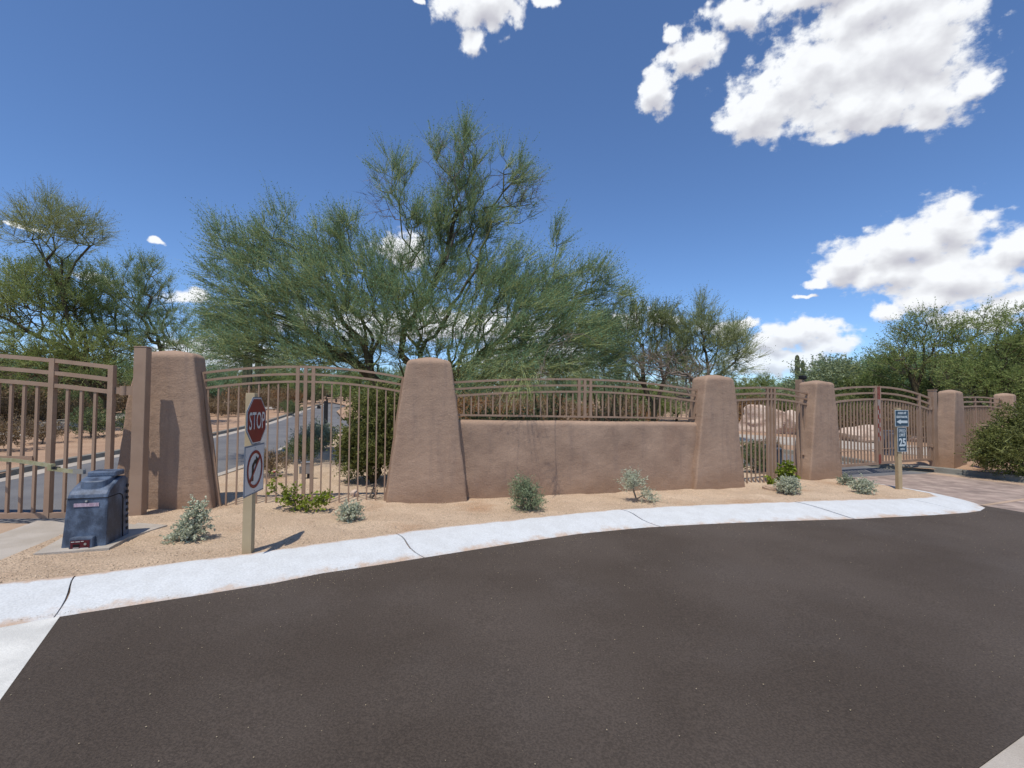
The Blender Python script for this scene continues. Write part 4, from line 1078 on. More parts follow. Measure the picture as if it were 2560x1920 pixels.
def make_tree(name, loc, trunk, lobes, seed, r0=.011, pw=.47, bf=.45, per=9, L=.5, Lv=.4, tw=.008, nleaf=7, ls=.032, lw=.22, spread=.5, lift=.25, droop=0.0,
              mats=('twig_verde', 'leaf_verde'), barkm='green_bark', lowbark=None, out_w=.35, crown='crown', trunk_name='trunk', step=.28, jit=.06, thin=.010, bare=None, minr=.0028):
    rng = np.random.default_rng(seed)
    tg = lobe_points(lobes, rng)
    P, par, cnt, nt, tips = grow(tg, trunk, bf, step, jit, rng)
    rad = np.maximum(r0 * cnt ** pw * .42, minr); 
    root = empty(name, loc)
    big = rad > .035
    V1, T1 = limbs_mesh(P, par, rad, big, 8); V2, T2 = limbs_mesh(P, par, rad, ~big, 3)
    np_mesh(trunk_name, np.concatenate([V1, V2]), np.concatenate([T1, T2 + len(V1)]), [M[lowbark or barkm], M[barkm]], root, np.concatenate([np.zeros(len(T1), int), np.ones(len(T2), int)]))
    c = P[nt:].mean(0)
    sel = np.where((rad < thin) & (np.arange(len(P)) >= nt))[0]
    if bare is not None:
        keep = np.array([rng.random() > bare(P[i]) for i in sel]); sel = sel[keep]
    ed = nrm(P[sel] - P[par[sel]]); outw = nrm((P[sel] - c) * np.array([1, 1, .6]))
    D = nrm(ed * .6 + outw * out_w)
    V, T, mx = sprays(P[sel], D, rng, per, L, Lv, tw, nleaf, ls, lw, spread, lift, droop)
    cr = np_mesh(crown, V, T, [M[mats[0]], M[mats[1]]], root, mx); cr['kind'] = 'stuff'
    return root

def copy_tree(src, loc, rz=0.0, s=1.0, sz=None):
    r = src.copy(); COL.objects.link(r); r.location = loc; r.rotation_euler = (0, 0, rz); r.scale = (s, s, sz or s)
    for ch in list(src.children):
        c = ch.copy(); COL.objects.link(c); c.parent = r
    return r

def px(u, v, Y):                                            # metres right of / above the lens axis at distance Y, for laying crowns out against the survey photo
    return (u - 1280) / 1183.5 * Y, 1.6 + (1000 + (u - 1280) * .0061 - v) / 1183.5 * Y

def lobes_at(Y, X0, spec, dens=1.0, depth=.9):
    out = []
    for (u, v, ru, rv, n, dy) in spec:
        x, z = px(u, v, Y + dy); k = (Y + dy) / 1183.5
        out.append((x - X0, dy, z, ru * k, max(.5, min(ru, 170) * k * depth), rv * k, int(n * dens)))
    return out

# the big palo verde behind the fence
TX, TY = -2.55, 12.2; zg = gz(TX, TY)
spec = [(620,800,95,115,150,.3),(595,640,60,60,50,.0),(655,620,65,75,60,-.2),(548,700,30,45,16,.2),(700,760,150,140,230,-.3),(800,660,130,100,130,.3),(860,780,150,140,200,-.5),(850,600,45,70,36,0),
        (960,720,120,130,170,.0),(1050,810,150,120,200,-.6),(1110,640,120,100,120,.4),(1130,530,110,80,70,.2),(1160,420,70,90,58,.0),(1160,335,24,50,16,0),(1090,370,30,50,14,.3),
        (980,440,48,62,26,.3),(1010,530,50,40,18,-.2),(1270,420,62,60,34,-.3),(1290,500,50,50,20,.4),(1250,720,150,110,190,-.2),(1290,830,160,110,210,-.9),(1400,740,110,90,110,.2),(1480,730,80,60,44,-.2),
        (1420,850,90,100,110,-.6),(1240,930,150,45,80,-1.3),(1200,905,120,60,90,-.6),(1390,610,26,50,10,.2),(1145,480,60,90,50,.0),(1080,570,80,50,50,.2),(1200,560,70,60,50,-.1),(555,800,40,70,30,.2),(640,880,130,45,70,-.4),(800,900,130,40,70,-.7),(1330,930,150,45,80,-.5),(1500,900,70,60,50,.2),(540,590,22,45,10,0),(700,550,24,40,10,.1),(860,550,24,40,9,0),(700,860,160,60,110,.4),(580,880,90,35,34,.5),(900,880,110,40,60,.9),(1500,830,60,80,40,.2)]
lb = lobes_at(TY, TX, spec, 1.0, .85)
trunk = [[(0.0,0,zg-.2),(-.05,.05,.55),(-.28,.0,1.15),(-.55,-.05,1.7),(-1.05,-.1,2.15),(-1.5,-.1,2.55),(-1.75,-.05,3.1)],
         [(-.28,.0,1.15),(-.75,-.35,1.75),(-.98,-.5,2.3),(-1.1,-.5,2.9)],
         [(-.05,.05,.55),(.35,.1,1.5),(.2,.15,2.2),(-.35,.1,2.75),(-.25,0,3.4),(.1,.1,3.9),(.45,.15,4.6),(.8,.1,5.4),(1.0,.1,6.3)],
         [(.35,.1,1.5),(1.1,-.1,2.2),(1.9,-.4,2.75),(2.7,-.5,2.9),(3.3,-.4,2.75)],
         [(1.1,-.1,2.2),(1.3,.5,3.1),(1.8,.6,4.0)],
         [(-1.5,-.1,2.55),(-2.3,-.2,3.0),(-3.1,-.1,3.6)],
         [(.45,.15,4.6),(.05,.2,5.35),(-.4,.3,5.9),(-.5,.3,6.9)], [(.8,.1,5.4),(1.6,.2,6.2),(2.3,.3,7.0)]]
def bare_top(p):                                            # the topmost boughs are nearly leafless
    z = p[2]; b = .0
    if z > 6.2 and p[0] > 0: b = .40
    return b
pv = make_tree('palo_verde_tree', (TX, TY, 0), trunk, lb, 3, r0=.0115, bf=.40, per=16, L=.60, tw=.009, nleaf=10, ls=.036, lw=.22, spread=.28, lift=.36, out_w=.35, lowbark='bark', jit=.10,
               thin=.0125, bare=bare_top)
tag(pv, 'large spreading green palo verde tree rising behind the second pillar and the low wall', 'tree')
# hanging dead twigs and the purplish leafless shoots near the top
dt = make_tree('x', (TX, TY, 0), [[(.8,.1,5.2),(1.0,.1,5.9)]], lobes_at(TY, TX, [(1150,450,110,110,90,.1),(1290,470,70,60,60,.1),(960,500,70,70,40,.2)]), 8, r0=.008, bf=.3, per=5, L=.34, tw=.0065, nleaf=0,
               spread=.4, lift=.35, mats=('twig_purple', 'twig_purple'), barkm='grey_wood', trunk_name='bare_limb', crown='bare_twigs')
for ch in list(dt.children): ch.parent = pv
bpy.data.objects.remove(dt)
dt = make_tree('x', (TX, TY, 0), [[(3.3,-.4,2.75),(3.4,-1.0,2.6)]], lobes_at(TY, TX, [(1270,925,150,40,60,-2.2),(1400,930,80,40,30,-1.9),(1310,960,40,50,22,-3.6)]), 9, r0=.006, bf=.2, per=5, L=.5, tw=.007, nleaf=5,
               ls=.026, spread=.35, lift=-.35, droop=.35, trunk_name='hanging_limb', crown='hanging_twigs')
for ch in list(dt.children): ch.parent = pv
bpy.data.objects.remove(dt)

# one dead bough reaches over the fence and trails in front of the low wall
dt = make_tree('x', (0, 0, 0), [[(2.2,11.4,2.9),(1.5,10.0,3.0),(1.0,9.1,2.85),(.68,8.35,2.58),(.54,7.9,2.3),(.46,7.68,1.98),(.44,7.62,1.75)]],
               [(.52,7.85,2.1,.07,.20,.28,9),(.95,9.0,2.7,.25,.3,.25,12)], 15, r0=.005, bf=.3, per=4, L=.26, tw=.007, nleaf=3,
               ls=.022, spread=.35, lift=-.2, droop=.3, mats=('twig_dry', 'leaf_verde'), barkm='grey_wood', trunk_name='trailing_limb', crown='trailing_twigs')
for ch in list(dt.children): ch.parent = pv; ch.location = (-pv.location.x, -pv.location.y, 0)
bpy.data.objects.remove(dt)

# left-hand trees across the street
TX, TY = -18.6, 20.5
spec = [(130,560,95,60,60,0),(60,560,75,50,34,.3),(110,520,40,50,22,0),(180,560,65,45,34,-.4),(100,600,110,25,24,.3),(200,585,45,35,18,-.3)]
lt = make_tree('palo_verde_tree', (TX, TY, 0), [[(.3,0,-.2),(.5,.1,1.3),(.0,0,2.6),(-.7,.1,4.5),(-1.15,.1,6.2),(-1.2,.1,7.6)],[(-1.15,.1,6.2),(-.5,0,7.5),(.1,0,8.2)],[(-1.15,.1,6.2),(-2.0,.2,7.6),(-2.6,.3,8.4)]],
               lobes_at(TY, TX, spec, 1.7), 21, r0=.012, bf=.35, per=10, L=.70, tw=.012, nleaf=6, ls=.045, lw=.2, spread=.38, lift=.25, mats=('twig_verde', 'leaf_olive'), lowbark='bark', step=.4, thin=.02, minr=.006)
tag(lt, 'tall sparse palo verde with a flat topped crown at the left edge across the street', 'tree')
TX, TY = -19.6, 22.5
spec = [(20,760,110,90,130,-1),(130,740,110,100,150,-1.5),(200,770,90,80,110,-.5),(60,890,150,80,170,-2),(210,890,110,80,150,-2),(-40,930,90,60,80,-1),(130,680,70,50,50,0),(40,690,50,50,36,0),(-70,800,100,110,100,0)]
make_t = make_tree('mesquite_tree', (TX, TY, 0), [[(.2,0,-.3),(.55,0,.8),(.45,0,1.5),(-.3,0,2.3),(-1.2,0,3.0)],[(.45,0,1.5),(.2,.2,2.8),(.1,.2,4.0)],[(-.3,0,2.3),(-1.8,-.6,2.9),(-3.0,-.8,3.4)]],
               lobes_at(TY, TX, spec, 1.25), 22, r0=.018, bf=.35, per=12, L=.6, tw=.013, nleaf=9, ls=.062, lw=.22, spread=.5, lift=.12, mats=('twig_verde', 'leaf_mesquite'), barkm='bark', step=.4, thin=.02, minr=.006)
tag(make_t, 'dense low green tree with a crooked dark trunk beyond the sidewalk at the left edge', 'tree')
TX, TY = -16.2, 23.5
spec = [(290,740,70,70,80,0),(360,720,55,70,60,0),(400,800,80,80,90,.5),(310,830,100,70,110,-.6),(250,700,40,40,30,.3),(350,670,40,30,20,0),(420,860,110,40,70,0)]
t3 = make_tree('palo_verde_tree', (TX, TY, 0), [[(-.3,0,-.3),(-.4,0,1.0),(-.1,0,2.2),(.3,0,3.2)],[(-.1,0,2.2),(-1.0,0,3.4),(-1.4,0,4.3)],[(.3,0,3.2),(1.0,0,4.2),(1.4,0,5.0)]],
               lobes_at(TY, TX, spec, 1.25), 23, r0=.018, bf=.38, per=15, L=.62, tw=.013, nleaf=7, ls=.055, lw=.2, spread=.42, lift=.25, mats=('twig_verde', 'leaf_verde'), lowbark='bark', step=.4, thin=.02, minr=.006)
tag(t3, 'rounded palo verde behind the first pillar, left of the large one', 'tree')

# trees right of the big one
TX, TY = 5.6, 19.0
spec = [(1560,830,75,70,120,0),(1650,810,80,60,110,.4),(1600,900,120,60,140,0),(1500,860,70,70,80,.8),(1580,770,30,30,12,0)]
t4 = make_tree('palo_verde_tree', (TX, TY, 0), [[(0,0,-.4),(.1,0,1.2),(-.3,0,2.2),(-.8,0,3.0)],[(.1,0,1.2),(.5,0,2.4),(.8,0,3.4)]], lobes_at(TY, TX, spec, 1.1), 31, r0=.015, bf=.38, per=15, L=.55, tw=.012, nleaf=7, ls=.05,
               lw=.2, spread=.42, lift=.3, mats=('twig_verde', 'leaf_dark'), barkm='bark', step=.35, thin=.016, minr=.005)
tag(t4, 'dark green round tree behind the middle of the low wall fence', 'tree')
TX, TY = 8.1, 19.5
spec = [(1760,800,45,40,34,0),(1752,765,14,24,8,0),(1790,860,80,60,110,.3),(1720,850,60,55,70,-.4),(1840,880,55,60,60,.3),(1760,930,110,35,80,0),(1700,900,60,50,60,.5)]
t5 = make_tree('palo_verde_tree', (TX, TY, 0), [[(0,0,-.4),(-.3,0,.9),(-.2,0,1.9),(.0,0,2.8),(-.1,0,3.6)],[(-.2,0,1.9),(.6,0,2.8),(1.1,0,3.2)]], lobes_at(TY, TX, spec, 1.2), 32, r0=.015, bf=.38, per=15, L=.6, tw=.012, nleaf=6,
               ls=.05, lw=.18, spread=.36, lift=.3, mats=('twig_verde', 'leaf_sagegreen'), lowbark='bark', step=.35, thin=.016, minr=.005)
tag(t5, 'grey green feathery tree with one upright tuft directly behind the third pillar', 'tree')

# right-hand background trees
TX, TY = 21.5, 25.0
spec = [(2330,830,75,55,60,0),(2270,840,45,50,34,.4),(2400,850,70,60,60,-.3),(2480,800,50,40,30,.3),(2310,790,30,20,10,0),(2340,900,110,60,110,0),(2240,900,80,50,70,.5)]
t6 = make_tree('mesquite_tree', (TX, TY, 0), [[(0,0,-.6),(.2,0,1.0),(-.2,0,2.2),(-.6,0,3.4)],[(.2,0,1.0),(.9,0,2.4),(1.7,0,3.6),(3.0,0,4.6)],[(-.2,0,2.2),(.3,0,3.5),(.3,0,4.6)]], lobes_at(TY, TX, spec, 1.3), 41, r0=.018, bf=.4, per=8,
               L=.6, tw=.014, nleaf=8, ls=.07, lw=.25, spread=.6, lift=.1, mats=('twig_verde', 'leaf_mesquite'), barkm='grey_wood', lowbark='bark', step=.45, thin=.02, minr=.007, out_w=.5)
tag(t6, 'open mesquite tree with bare grey limbs showing, above the far right fence', 'tree')
TX, TY = 20.5, 20.5
spec = [(2530,880,70,90,150,0),(2600,860,80,110,150,0),(2480,960,80,50,110,0),(2560,980,80,50,110,-.5),(2420,930,60,50,70,.8)]
t7 = make_tree('mesquite_tree', (TX, TY, 0), [[(0,0,-.7),(.2,0,.9),(.6,0,2.2),(1.0,0,3.2)],[(.2,0,.9),(-.7,0,1.9),(-1.1,0,2.5)]], lobes_at(TY, TX, spec, 1.1), 42, r0=.018, bf=.4, per=9, L=.5, tw=.012, nleaf=10, ls=.065, lw=.25,
               spread=.6, lift=.1, mats=('twig_verde', 'leaf_mesquite'), barkm='bark', step=.4, thin=.018, minr=.006)
tag(t7, 'dense dark mesquite tree at the right edge overhanging the farthest pillar', 'tree')

# generic desert trees and shrubs, each built once and then copied
def dome(w, h, n, z0=0.15):
    return [(0, 0, z0 + h * .42, w / 2, w / 2, h * .5, n)]
VAR = []
for k, (mt_, sd_) in enumerate((('leaf_verde', 61), ('leaf_mesquite', 62), ('leaf_sagegreen', 63))):
    w, h = 5.0, 4.2
    lo = [(-1.0, .3, 2.0, 1.5, 1.5, 1.1, 95), (1.1, -.2, 2.2, 1.5, 1.5, 1.3, 95), (.0, .2, 3.0, 1.3, 1.3, 1.0, 70), (0, 0, 1.2, 2.3, 2.0, .8, 90)]
    t = make_tree(['palo_verde_tree', 'mesquite_tree', 'ironwood_tree'][k], (0, 0, 0), [[(0, 0, -.4), (.1, 0, .6), (-.1, .1, 1.3), (.1, .1, 2.0)]], lo, sd_, r0=.016, bf=.4, per=8, L=.6, tw=.02, nleaf=7, ls=.10, lw=.25, spread=.5,
                  lift=.2, mats=('twig_verde', mt_), barkm='bark', step=.45, thin=.03, minr=.009)
    VAR.append(t)
TL = ['olive green rounded tree', 'yellow green leafy tree', 'grey green feathery tree']
TG = ['olive green trees', 'yellow green trees', 'grey green trees']
rr = random.Random(12)
# (photo column, distance, height)
far = [(-60,38,4.6,0),(470,34,3.4,0),(520,46,4.2,0),(590,60,4.6,2),(660,52,4.2,1),(700,75,6.0,0),(745,58,4.4,1),(800,80,5.5,2),(860,70,5.0,0),(905,48,4.0,1),(960,42,3.8,0),(1010,60,5.2,2),(1080,50,4.6,1),(1150,44,3.9,0),(1230,55,4.6,2),(1320,46,4.0,1),
       (1400,40,3.6,0),(1470,52,4.4,1),(1540,44,3.8,0),(1860,46,3.4,1),(1910,55,4.3,1),(1955,50,3.3,0),(2005,48,3.6,1),(2060,31,4.6,2),(2090,34,4.7,0),(2130,38,4.2,1),(2170,33,4.8,0),(2215,36,4.9,2),(2240,30,5.0,0),(2290,38,5.4,1),(2350,34,5.0,1),(2420,33,5.2,0),
       (2470,28,4.6,1),(2540,32,5.6,2),(2620,30,6.0,1),(1790,36,3.2,0),(1690,34,3.3,2),(1620,32,3.0,1),(380,44,4.6,1),(300,50,5.4,0),(200,46,5.0,2),(100,40,4.6,1),(20,36,4.4,0),(2190,27,3.6,1),(2300,29,4.0,1),(2110,29,3.3,1),(2400,26,3.6,2)]
used = [False] * 3
def where(u):
    for lim, ph in ((40, 'at the left edge behind the gate leaf'), (130, 'behind the bars of the left gate leaf'), (300, 'behind the hinge side of the left gate leaf'), (560, 'seen past the first pillar'), (765, 'seen through the tall fence beside the stop sign'), (1000, 'at the end of the street'), (1300, 'behind the left half of the low wall'), (1600, 'behind the middle of the low wall'),
                    (1800, 'behind the third pillar'), (2000, 'behind the narrow fence panel'), (2200, 'behind the left gate leaf of the drive'), (2330, 'behind the right gate leaf of the drive'), (9999, 'behind the farthest fence at the right edge')):
        if u < lim: return ph
for (u, Y, h, k) in far:
    X = (u - 1280) / 1183.5 * Y; s = h / 4.1 * 1.0
    o = VAR[k]
    if used[k]: o = copy_tree(VAR[k], (0, 0, 0))
    used[k] = True
    o.location = (X, Y, gz(X, Y)); o.rotation_euler = (0, 0, rr.uniform(0, 6.28)); q = rr.uniform(.95, 1.35); o.scale = (s * q, s * q, s)
    dw = 'nearer ' if Y < 35 else '' if Y < 50 else 'distant '; tag(o, dw + TL[k] + ' ' + where(u), 'tree', dw + TG[k] + ' ' + where(u))
# low scrub
SH = []
for k, (nm, ma, mb, w, h, n) in enumerate((('dry_shrub', 'twig_dry', 'leaf_orange', 1.5, .8, 130), ('grey_shrub', 'twig_dry', 'leaf_dry', 1.5, .9, 130), ('green_shrub', 'twig_verde', 'leaf_dark', 1.4, .95, 140), ('olive_shrub', 'twig_verde', 'leaf_creosote', 1.6, 1.3, 150))):
    SH.append(make_tree(nm, (0, 0, 0), [[(0, 0, -.1), (0, 0, .12)]], dome(w, h, n), 70 + k, r0=.008, bf=.25, per=7, L=.22, tw=.010, nleaf=6 if k else 5, ls=.045, lw=.28, spread=.6, lift=.25, mats=(ma, mb), barkm='grey_wood', step=.2,
                    thin=.02, crown='foliage', trunk_name='stems', out_w=.6))
SL = ['low dry orange shrub', 'low dry grey shrub', 'low dark green shrub', 'olive yellow bush']
SG = ['orange dry shrubs', 'grey dry shrubs', 'dark green shrubs', 'olive bushes']
usedS = [False] * 4
def shrub(k, x, y, s=1.0, label=None, sz=None, group=None):
    o = SH[k] if not usedS[k] else copy_tree(SH[k], (0, 0, 0))
    usedS[k] = True
    o.location = (x, y, gz(x, y)); o.rotation_euler = (0, 0, rr.uniform(0, 6.28)); o.scale = (s, s, sz or s)
    if label:
        tag(o, label, 'shrub')
        if 'group' in o: del o['group']
        if group: o['group'] = group
    else: w_ = where(x / y * 1183.5 + 1280); sw = 'small ' if s < 1.45 else 'large ' if s > 1.95 else ''; dw = 'distant ' if y > 34 else ''; tag(o, sw + dw + SL[k] + ' ' + w_, 'shrub', sw + dw + SG[k] + ' ' + w_)
    return o
for (u, Y, k, s) in [(-30,24,1,1.3),(40,26,1,1.5),(90,27,0,1.5),(130,30,0,1.6),(170,28,1,1.5),(215,31,1,1.6),(250,33,0,1.6),(60,31,2,1.9),(150,34,2,2.0),(230,36,2,2.0),(300,36,1,1.8),(0,29,0,1.5),(110,24.8,1,1.2),(190,25.5,1,1.2),
        (-80,25,1,2.0),(-40,26.5,2,2.1),(0,25.5,1,1.9),(35,27.5,0,1.9),(70,28.5,2,2.2),(105,26.8,1,1.9),(140,28.8,1,2.0),(180,29.5,0,1.9),(205,27.2,2,1.7),(240,30,1,2.1),(275,32,1,2.0),(310,33,0,2.0),(60,33,1,2.6),(120,35,2,2.8),(10,34,2,2.8),(190,36,1,2.8),(260,38,2,3.0),(-50,33,2,2.8),
        (545,36,0,1.5),(575,38,1,1.7),(610,35,0,1.4),(640,40,1,1.8),(670,46,0,1.8),(700,50,1,2.0),(730,52,0,1.8),(765,54,2,2.2),(790,60,1,2.2),(590,44,0,2.0),(560,33,1,1.2),(530,34.5,1,1.3),(620,32.5,1,1.15),(840,84,0,3.0),(880,88,0,3.0),(920,84,1,3.0),
        (1180,22,0,1.3),(1230,24,1,1.3),(1280,23,0,1.4),(1330,26,1,1.5),(1400,24,1,1.5),(1480,25,0,1.4),(1540,22,1,1.4),(1600,24,0,1.3),(1170,30,0,1.8),(1260,32,1,1.8),(1380,31,0,1.8),(1560,30,1,1.8),
        (1850,33,0,1.8),(1890,36,1,2.0),(1930,38,0,2.0),(1990,30,1,1.6),(2020,27,0,1.4),(2070,25,1,1.5),(2110,25,3,1.6),(2150,24.5,1,1.5),(2200,24.6,1,1.7),(2250,24.5,0,1.6),(2300,23,1,1.6),(2340,22.5,0,1.5),(2380,22,1,1.5),(2440,21,2,1.4),(2410,19,1,1.2),(2490,19.5,1,1.2),(2540,18,2,1.2),
        (700,36,1,1.0),(722,34,2,.9),(2030,26,3,1.5),(1960,29,3,1.6),(2120,27,0,1.6),(2180,28,3,1.9),(2250,27,3,2.0),(2330,26,3,2.0)]:
    shrub(k, (u - 1280) / 1183.5 * Y, Y, s)
shrub(2, -15.6, 17.6, 1.0, 'dark green shrub beside the sidewalk, seen through the left gate leaf')
shrub(2, -14.7, 18.6, .9, 'smaller dark green shrub right of the other one by the left sidewalk')
shrub(1, -15.4, 15.6, .75, 'low dry brown shrub between sidewalk and street seen through the left gate leaf')
shrub(1, -14.6, 13.5, 1.0, 'reddish brown shrub at the left edge beyond the street')
shrub(1, -17.9, 30.0, .9, 'dry grey shrub right of the tan trail marker')
shrub(1, -19.5, 30.5, .9, 'dry brown shrub left of the tan trail marker')
shrub(2, -15.2, 33.0, .85, 'green shrub on the gravel by the far kerb behind the stop sign')
shrub(2, -5.25, 11.9, .62, 'dark green shrub behind the tall fence near the street edge')
shrub(1, -5.0, 9.85, .52, 'dry reddish brown shrub just behind the tall fence panel')
shrub(2, 6.15, 12.1, .62, 'small dark green shrub behind the narrow fence panel', sz=.75)
shrub(1, 8.2, 15.3, .6, 'brown dry shrub beyond the street behind the narrow fence panel')
shrub(3, 3.6, 12.3, .85, 'olive yellow bush just behind the right half of the low wall')
shrub(2, -.6, 12.0, 1.15, 'dark bush just behind the left end of the low wall', sz=1.35)
shrub(2, .4, 12.6, 1.1, 'dark bush behind the low wall, right of its left neighbour', sz=1.3)

def bush(name, x, y, w, h, n, mats, seed, label, **kw):
    a = dict(r0=.006, bf=.18, per=6, L=.14, tw=.006, nleaf=7, ls=.028, lw=.3, spread=.6, lift=.2, barkm='grey_wood', step=.12, thin=.02, crown='foliage', trunk_name='stems', out_w=.6, jit=.05, minr=.002)
    lob = kw.pop('lobes', None) or dome(w, h, n, 0.02)
    a.update(kw)
    o = make_tree(name, (x, y, gz(x, y)), [[(0, 0, -.05), (0, 0, .04)]], lob, seed, mats=mats, **a)
    return tag(o, label, 'shrub' if 'bush' in name or 'shrub' in name else 'plant')
bush('grey_shrub', -6.05, 14.6, 1.0, .75, 130, ('leaf_sage', 'leaf_sage'), 81, 'silvery grey shrub on the street edge behind the tall fence panel', L=.3, lift=.8, ls=.05, tw=.012)
big = [(.1, 0, .95, .60, .6, .75, 330), (-.25, 0, .50, .42, .5, .45, 150), (.55, .1, 1.1, .55, .5, .85, 300), (.0, 0, 1.5, .40, .45, .45, 110), (-.4, -.1, .85, .25, .3, .3, 40)]
bush('creosote_bush', -2.72, 9.35, 1.7, 1.7, 0, ('twig_verde', 'leaf_creosote'), 82, 'large olive creosote bush behind the tall fence panel, left of the second pillar', lobes=big, ls=.036, per=8, L=.2, tw=.007, nleaf=9, barkm='bark', step=.2)
big = [(0, 0, .75, 1.15, .9, .75, 330), (-.6, 0, .65, .7, .6, .55, 130), (.7, 0, 1.0, .8, .8, .75, 200), (.1, .2, 1.35, .6, .6, .5, 80), (1.7, .2, .8, .9, .8, .8, 160)]
bush('creosote_bush', 13.6, 12.6, 2.4, 1.7, 0, ('twig_verde', 'leaf_creosote'), 83, 'large dark green bush on the gravel right of the double gate at the right edge', lobes=big, ls=.045, per=7, L=.26, tw=.010, nleaf=8, barkm='bark', step=.25)
# the row of small planted shrubs along the painted kerb
sil = dict(ls=.022, lw=.42, nleaf=12, per=5, L=.075, tw=.005)
bush('silver_shrub', -3.66, 5.45, .36, .30, 0, ('leaf_silver', 'leaf_silver'), 91, 'largest silver leaved shrub in the gravel left of the stop sign', lobes=[(.02, 0, .12, .12, .11, .11, 130), (.04, .03, .29, .075, .07, .12, 80), (-.10, -.05, .05, .08, .08, .045, 40)], **sil)
bush('silver_shrub', -2.2, 6.5, .20, .20, 120, ('leaf_silver', 'leaf_silver'), 92, 'small silver leaved shrub in the gravel before the tall fence panel', **sil)
bush('green_shrub', .22, 7.32, .4, .42, 0, ('leaf_sagegreen', 'leaf_sagegreen'), 93, 'upright grey green shrub in front of the low stucco wall', lobes=[(-.03, 0, .27, .16, .14, .18, 90), (0.05, 0, .12, .22, .16, .10, 60)], ls=.042, lw=.11, nleaf=9, per=5, L=.12, tw=.004, lift=.7)
bush('silver_shrub', 2.15, 8.2, .4, .45, 0, ('leaf_sage', 'leaf_silver'), 94, 'thin pale sage shrub standing against the right part of the low wall', lobes=[(-.05, 0, .34, .17, .12, .16, 60), (.18, -.05, .08, .13, .1, .08, 22)], ls=.045, lw=.12, nleaf=8, per=4, L=.12, tw=.004, lift=.6)
bush('silver_shrub', 5.42, 9.32, .32, .30, 190, ('leaf_silver', 'leaf_silver'), 95, 'round silver shrub in the gravel beside the valve cover', **sil)
bush('silver_shrub', 7.05, 9.55, .32, .25, 140, ('leaf_silver', 'leaf_silver'), 96, 'low silver shrub just left of the speed limit sign post', **sil)
bush('silver_shrub', 7.35, 10.45, .26, .20, 70, ('leaf_silver', 'leaf_sage'), 97, 'smaller silver shrub behind the low one, near the island pillar', **sil)
bush('leafy_plant', 5.75, 10.1, .34, .5, 0, ('leaf_lantana', 'leaf_lantana'), 98, 'bright green upright leafy plant before the narrow fence panel', lobes=[(.08, 0, .26, .13, .12, .22, 60), (-.25, 0, .08, .1, .1, .08, 14)], ls=.06, lw=.42, nleaf=5, per=3, L=.06)
lp_ = bush('leafy_plant', -3.12, 6.98, .8, .3, 0, ('twig_verde', 'leaf_lantana'), 99, 'sprawling yellow green leafy plant at the foot of the tall fence panel',
     lobes=[(.1, 0, .11, .33, .15, .09, 46), (-.12, 0, .27, .11, .09, .13, 20), (-.34, 0, .38, .05, .05, .18, 10), (.36, 0, .20, .10, .08, .07, 10)], ls=.047, lw=.40, nleaf=4, per=3, L=.08, tw=.005)
fl = MB().cyl((-.35, -.02, .56), .012, .012, 8, r2=.022).build('flower', M['flower_red'], lp_)
db = make_tree('dead_branch', (-2.3, 7.86, gz(-2.3, 7.9)), [[(-.05, 0, 0), (.08, 0, .10)]], [(.0, 0, .16, .22, .1, .09, 9)], 100, r0=.02, bf=.1, per=1, L=.05, nleaf=0, mats=('twig_dry', 'twig_dry'), barkm='grey_wood', step=.08, jit=.15, trunk_name='dead_limb', crown='twigs', minr=.006)
tag(db, 'small dead forked branch on the ground by the second pillar', 'branch')
# leafless tangle and ocotillos behind the low wall
dtree = make_tree('dead_shrub', (7.0, 16.5, gz(7, 16.5)), [[(0, 0, -.3), (0, 0, .6), (-.2, 0, 1.1)]], lobes_at(16.5, 7.0, [(1660,900,85,45,90,0),(1730,920,60,45,50,0),(1600,895,50,35,30,0),(1700,960,90,40,50,0)]), 101, r0=.013, bf=.3, per=8, L=.4, tw=.009, nleaf=0,
                  mats=('twig_dry', 'twig_dry'), barkm='grey_wood', step=.25, jit=.12, crown='bare_twigs', trunk_name='bare_limbs', spread=.8, minr=.004)
tag(dtree, 'leafless grey brown thicket in front of the trees left of the third pillar', 'shrub')
def ocotillo(x, y, h, n, seed, label, lean=.28):
    rng = np.random.default_rng(seed); root = tag(empty('ocotillo', (x, y, gz(x, y))), label, 'cactus')
    for i in range(n):
        a = rng.uniform(0, 6.28); l = rng.uniform(.05, lean); hh = h * rng.uniform(.6, 1); pts = []
        for k in range(9):
            f = k / 8; pts.append(np.array([math.cos(a) * (l * f * hh + .05), math.sin(a) * (l * f * hh + .05), f * hh - .05]) + rng.normal(size=3) * .02)
        pts = np.array(pts); par = np.arange(-1, 8); V, T = limbs_mesh(pts, par, np.linspace(.022, .010, 9), np.ones(9, bool), 5)
        B = np.repeat((pts[1:] + pts[:-1]) / 2, 5, 0) + rng.normal(size=(40, 3)) * np.array([.01, .01, hh / 22]); V2, T2, mx = sprays(B, nrm(rng.normal(size=B.shape)), rng, 4, .02, .3, .004, 2, .04, .3, .5)
        np_mesh('cane', np.concatenate([V, V2]), np.concatenate([T, T2 + len(V)]), [M['bark'], M['leaf_olive']], root, np.concatenate([np.zeros(len(T), int), mx]))
    return root
ocotillo(2.75, 13.6, 2.9, 9, 1, 'tall leafy ocotillo canes behind the middle posts of the wall fence')
ocotillo(3.7, 14.4, 3.0, 8, 2, 'leaning ocotillo canes right of the other ocotillo behind the wall fence')
ocotillo(.9, 13.2, 2.2, 14, 3, 'dark many stemmed shrub behind the left half of the wall fence', lean=.4)

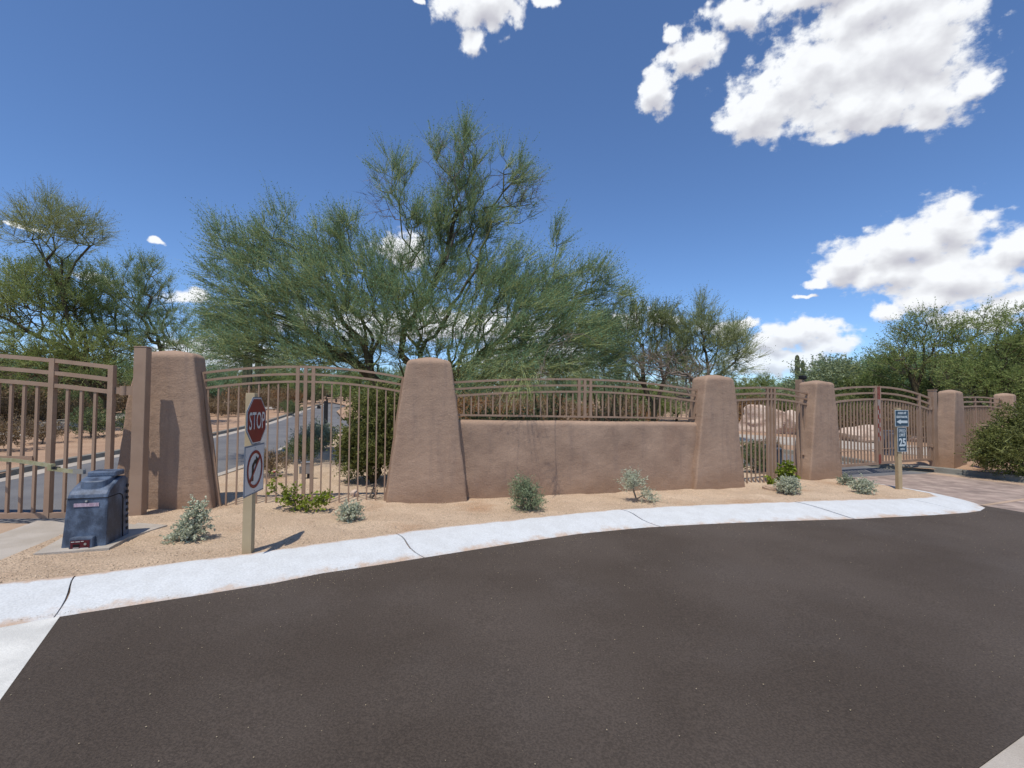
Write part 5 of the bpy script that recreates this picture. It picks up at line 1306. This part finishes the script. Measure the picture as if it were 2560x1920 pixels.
def saguaro(x, y, h, r, arms, seed, label):
    root = tag(empty('saguaro', (x, y, gz(x, y))), label, 'cactus'); K = 16
    def column(pts, r, name):
        V, F = [], []; n = len(pts)
        for i, p in enumerate(pts):
            rr_ = r * (1 if i < n - 3 else (.93, .7, .12)[i - n + 3])
            for k in range(K): a = 2 * math.pi * k / K; q = rr_ * (1 if k % 2 else .84); V.append((p[0] + q * math.cos(a), p[1] + q * math.sin(a), p[2]))
        for i in range(n - 1):
            for k in range(K): F.append((i * K + k, i * K + (k + 1) % K, (i + 1) * K + (k + 1) % K, (i + 1) * K + k))
        mesh_obj(name, V, F, M['saguaro'], root)
    column([(0, 0, z) for z in (-.5, 1, h * .5, h * .8, h * .94, h * .98, h)], r, 'stem')
    for (a, z0, out, z1) in arms:
        c, s = math.cos(a), math.sin(a)
        MB().beam([(0, 0, z0), (c * out * .6, s * out * .6, z0 + .02), (c * out, s * out, z0 + out * .5)], r * 1.4, r * 1.4).build('arm_elbow', M['saguaro'], root)
        column([(c * out, s * out, z) for z in (z0 + out * .3, (z0 + z1) / 2, z1 - r, z1 - r * .4, z1)], r * .75, 'arm')
    return root
saguaro(-24.9, 44.5, 4.6, .42, [], 1, 'tall single saguaro column behind the top rails left of the stop sign post')
saguaro(-26.6, 49.5, 5.9, .30, [(.6, 3.6, .6, 4.8)], 2, 'slimmer saguaro just right of the thick one, far behind the tall fence')
saguaro(33.2, 55, 6.6, .26, [(0.2, 3.4, .75, 6.0), (.1, 3.2, 1.9, 4.6), (.3, 3.3, 2.6, 5.6)], 3, 'saguaro with several arms on the skyline above the double gate')
for k, (u, Y, h) in enumerate(((812, 120, 7.8), (822, 130, 8.2), (836, 125, 7.0), (843, 128, 8.0))):
    X = (u - 1280) / 1183.5 * Y; saguaro(X, Y, h - 1.3, .28, [], 5 + k, 'thin distant saguaro on the skyline at the end of the street')['group'] = 'distant saguaros at the end of the street'

# the far-off desert wood reads as one mass
rng = np.random.default_rng(77); n = 700
Y = 85 + 120 * rng.random(n) ** .8; X = rng.uniform(-1.25, 1.3, n) * Y
hh = 1.5 + 2.2 * rng.random(n)
keep = ~((X / Y > -.40) & (X / Y < -.33) & (Y < 100))
X, Y, hh = X[keep], Y[keep], hh[keep]; n = len(X)
Z = np.array([base(a, b) for a, b in zip(X, Y)])
per = 55
c = np.repeat(np.stack([X, Y, Z + hh * .5], 1), per, 0); d = nrm(rng.normal(size=(n * per, 3))); rad = np.repeat(np.stack([hh * 1.1, hh * .9, hh * .55], 1), per, 0)
p = c + d * rad * (rng.random((n * per, 1)) ** .35)
V, T, mx = sprays(p, nrm(d + np.array([0, 0, .5])), rng, 1, .7, .4, .09, 1, .5, .3, .4)
tag(np_mesh('far_desert_woodland', V, T, [M['twig_verde'], M['leaf_mesquite']], None, mx), kind='stuff')
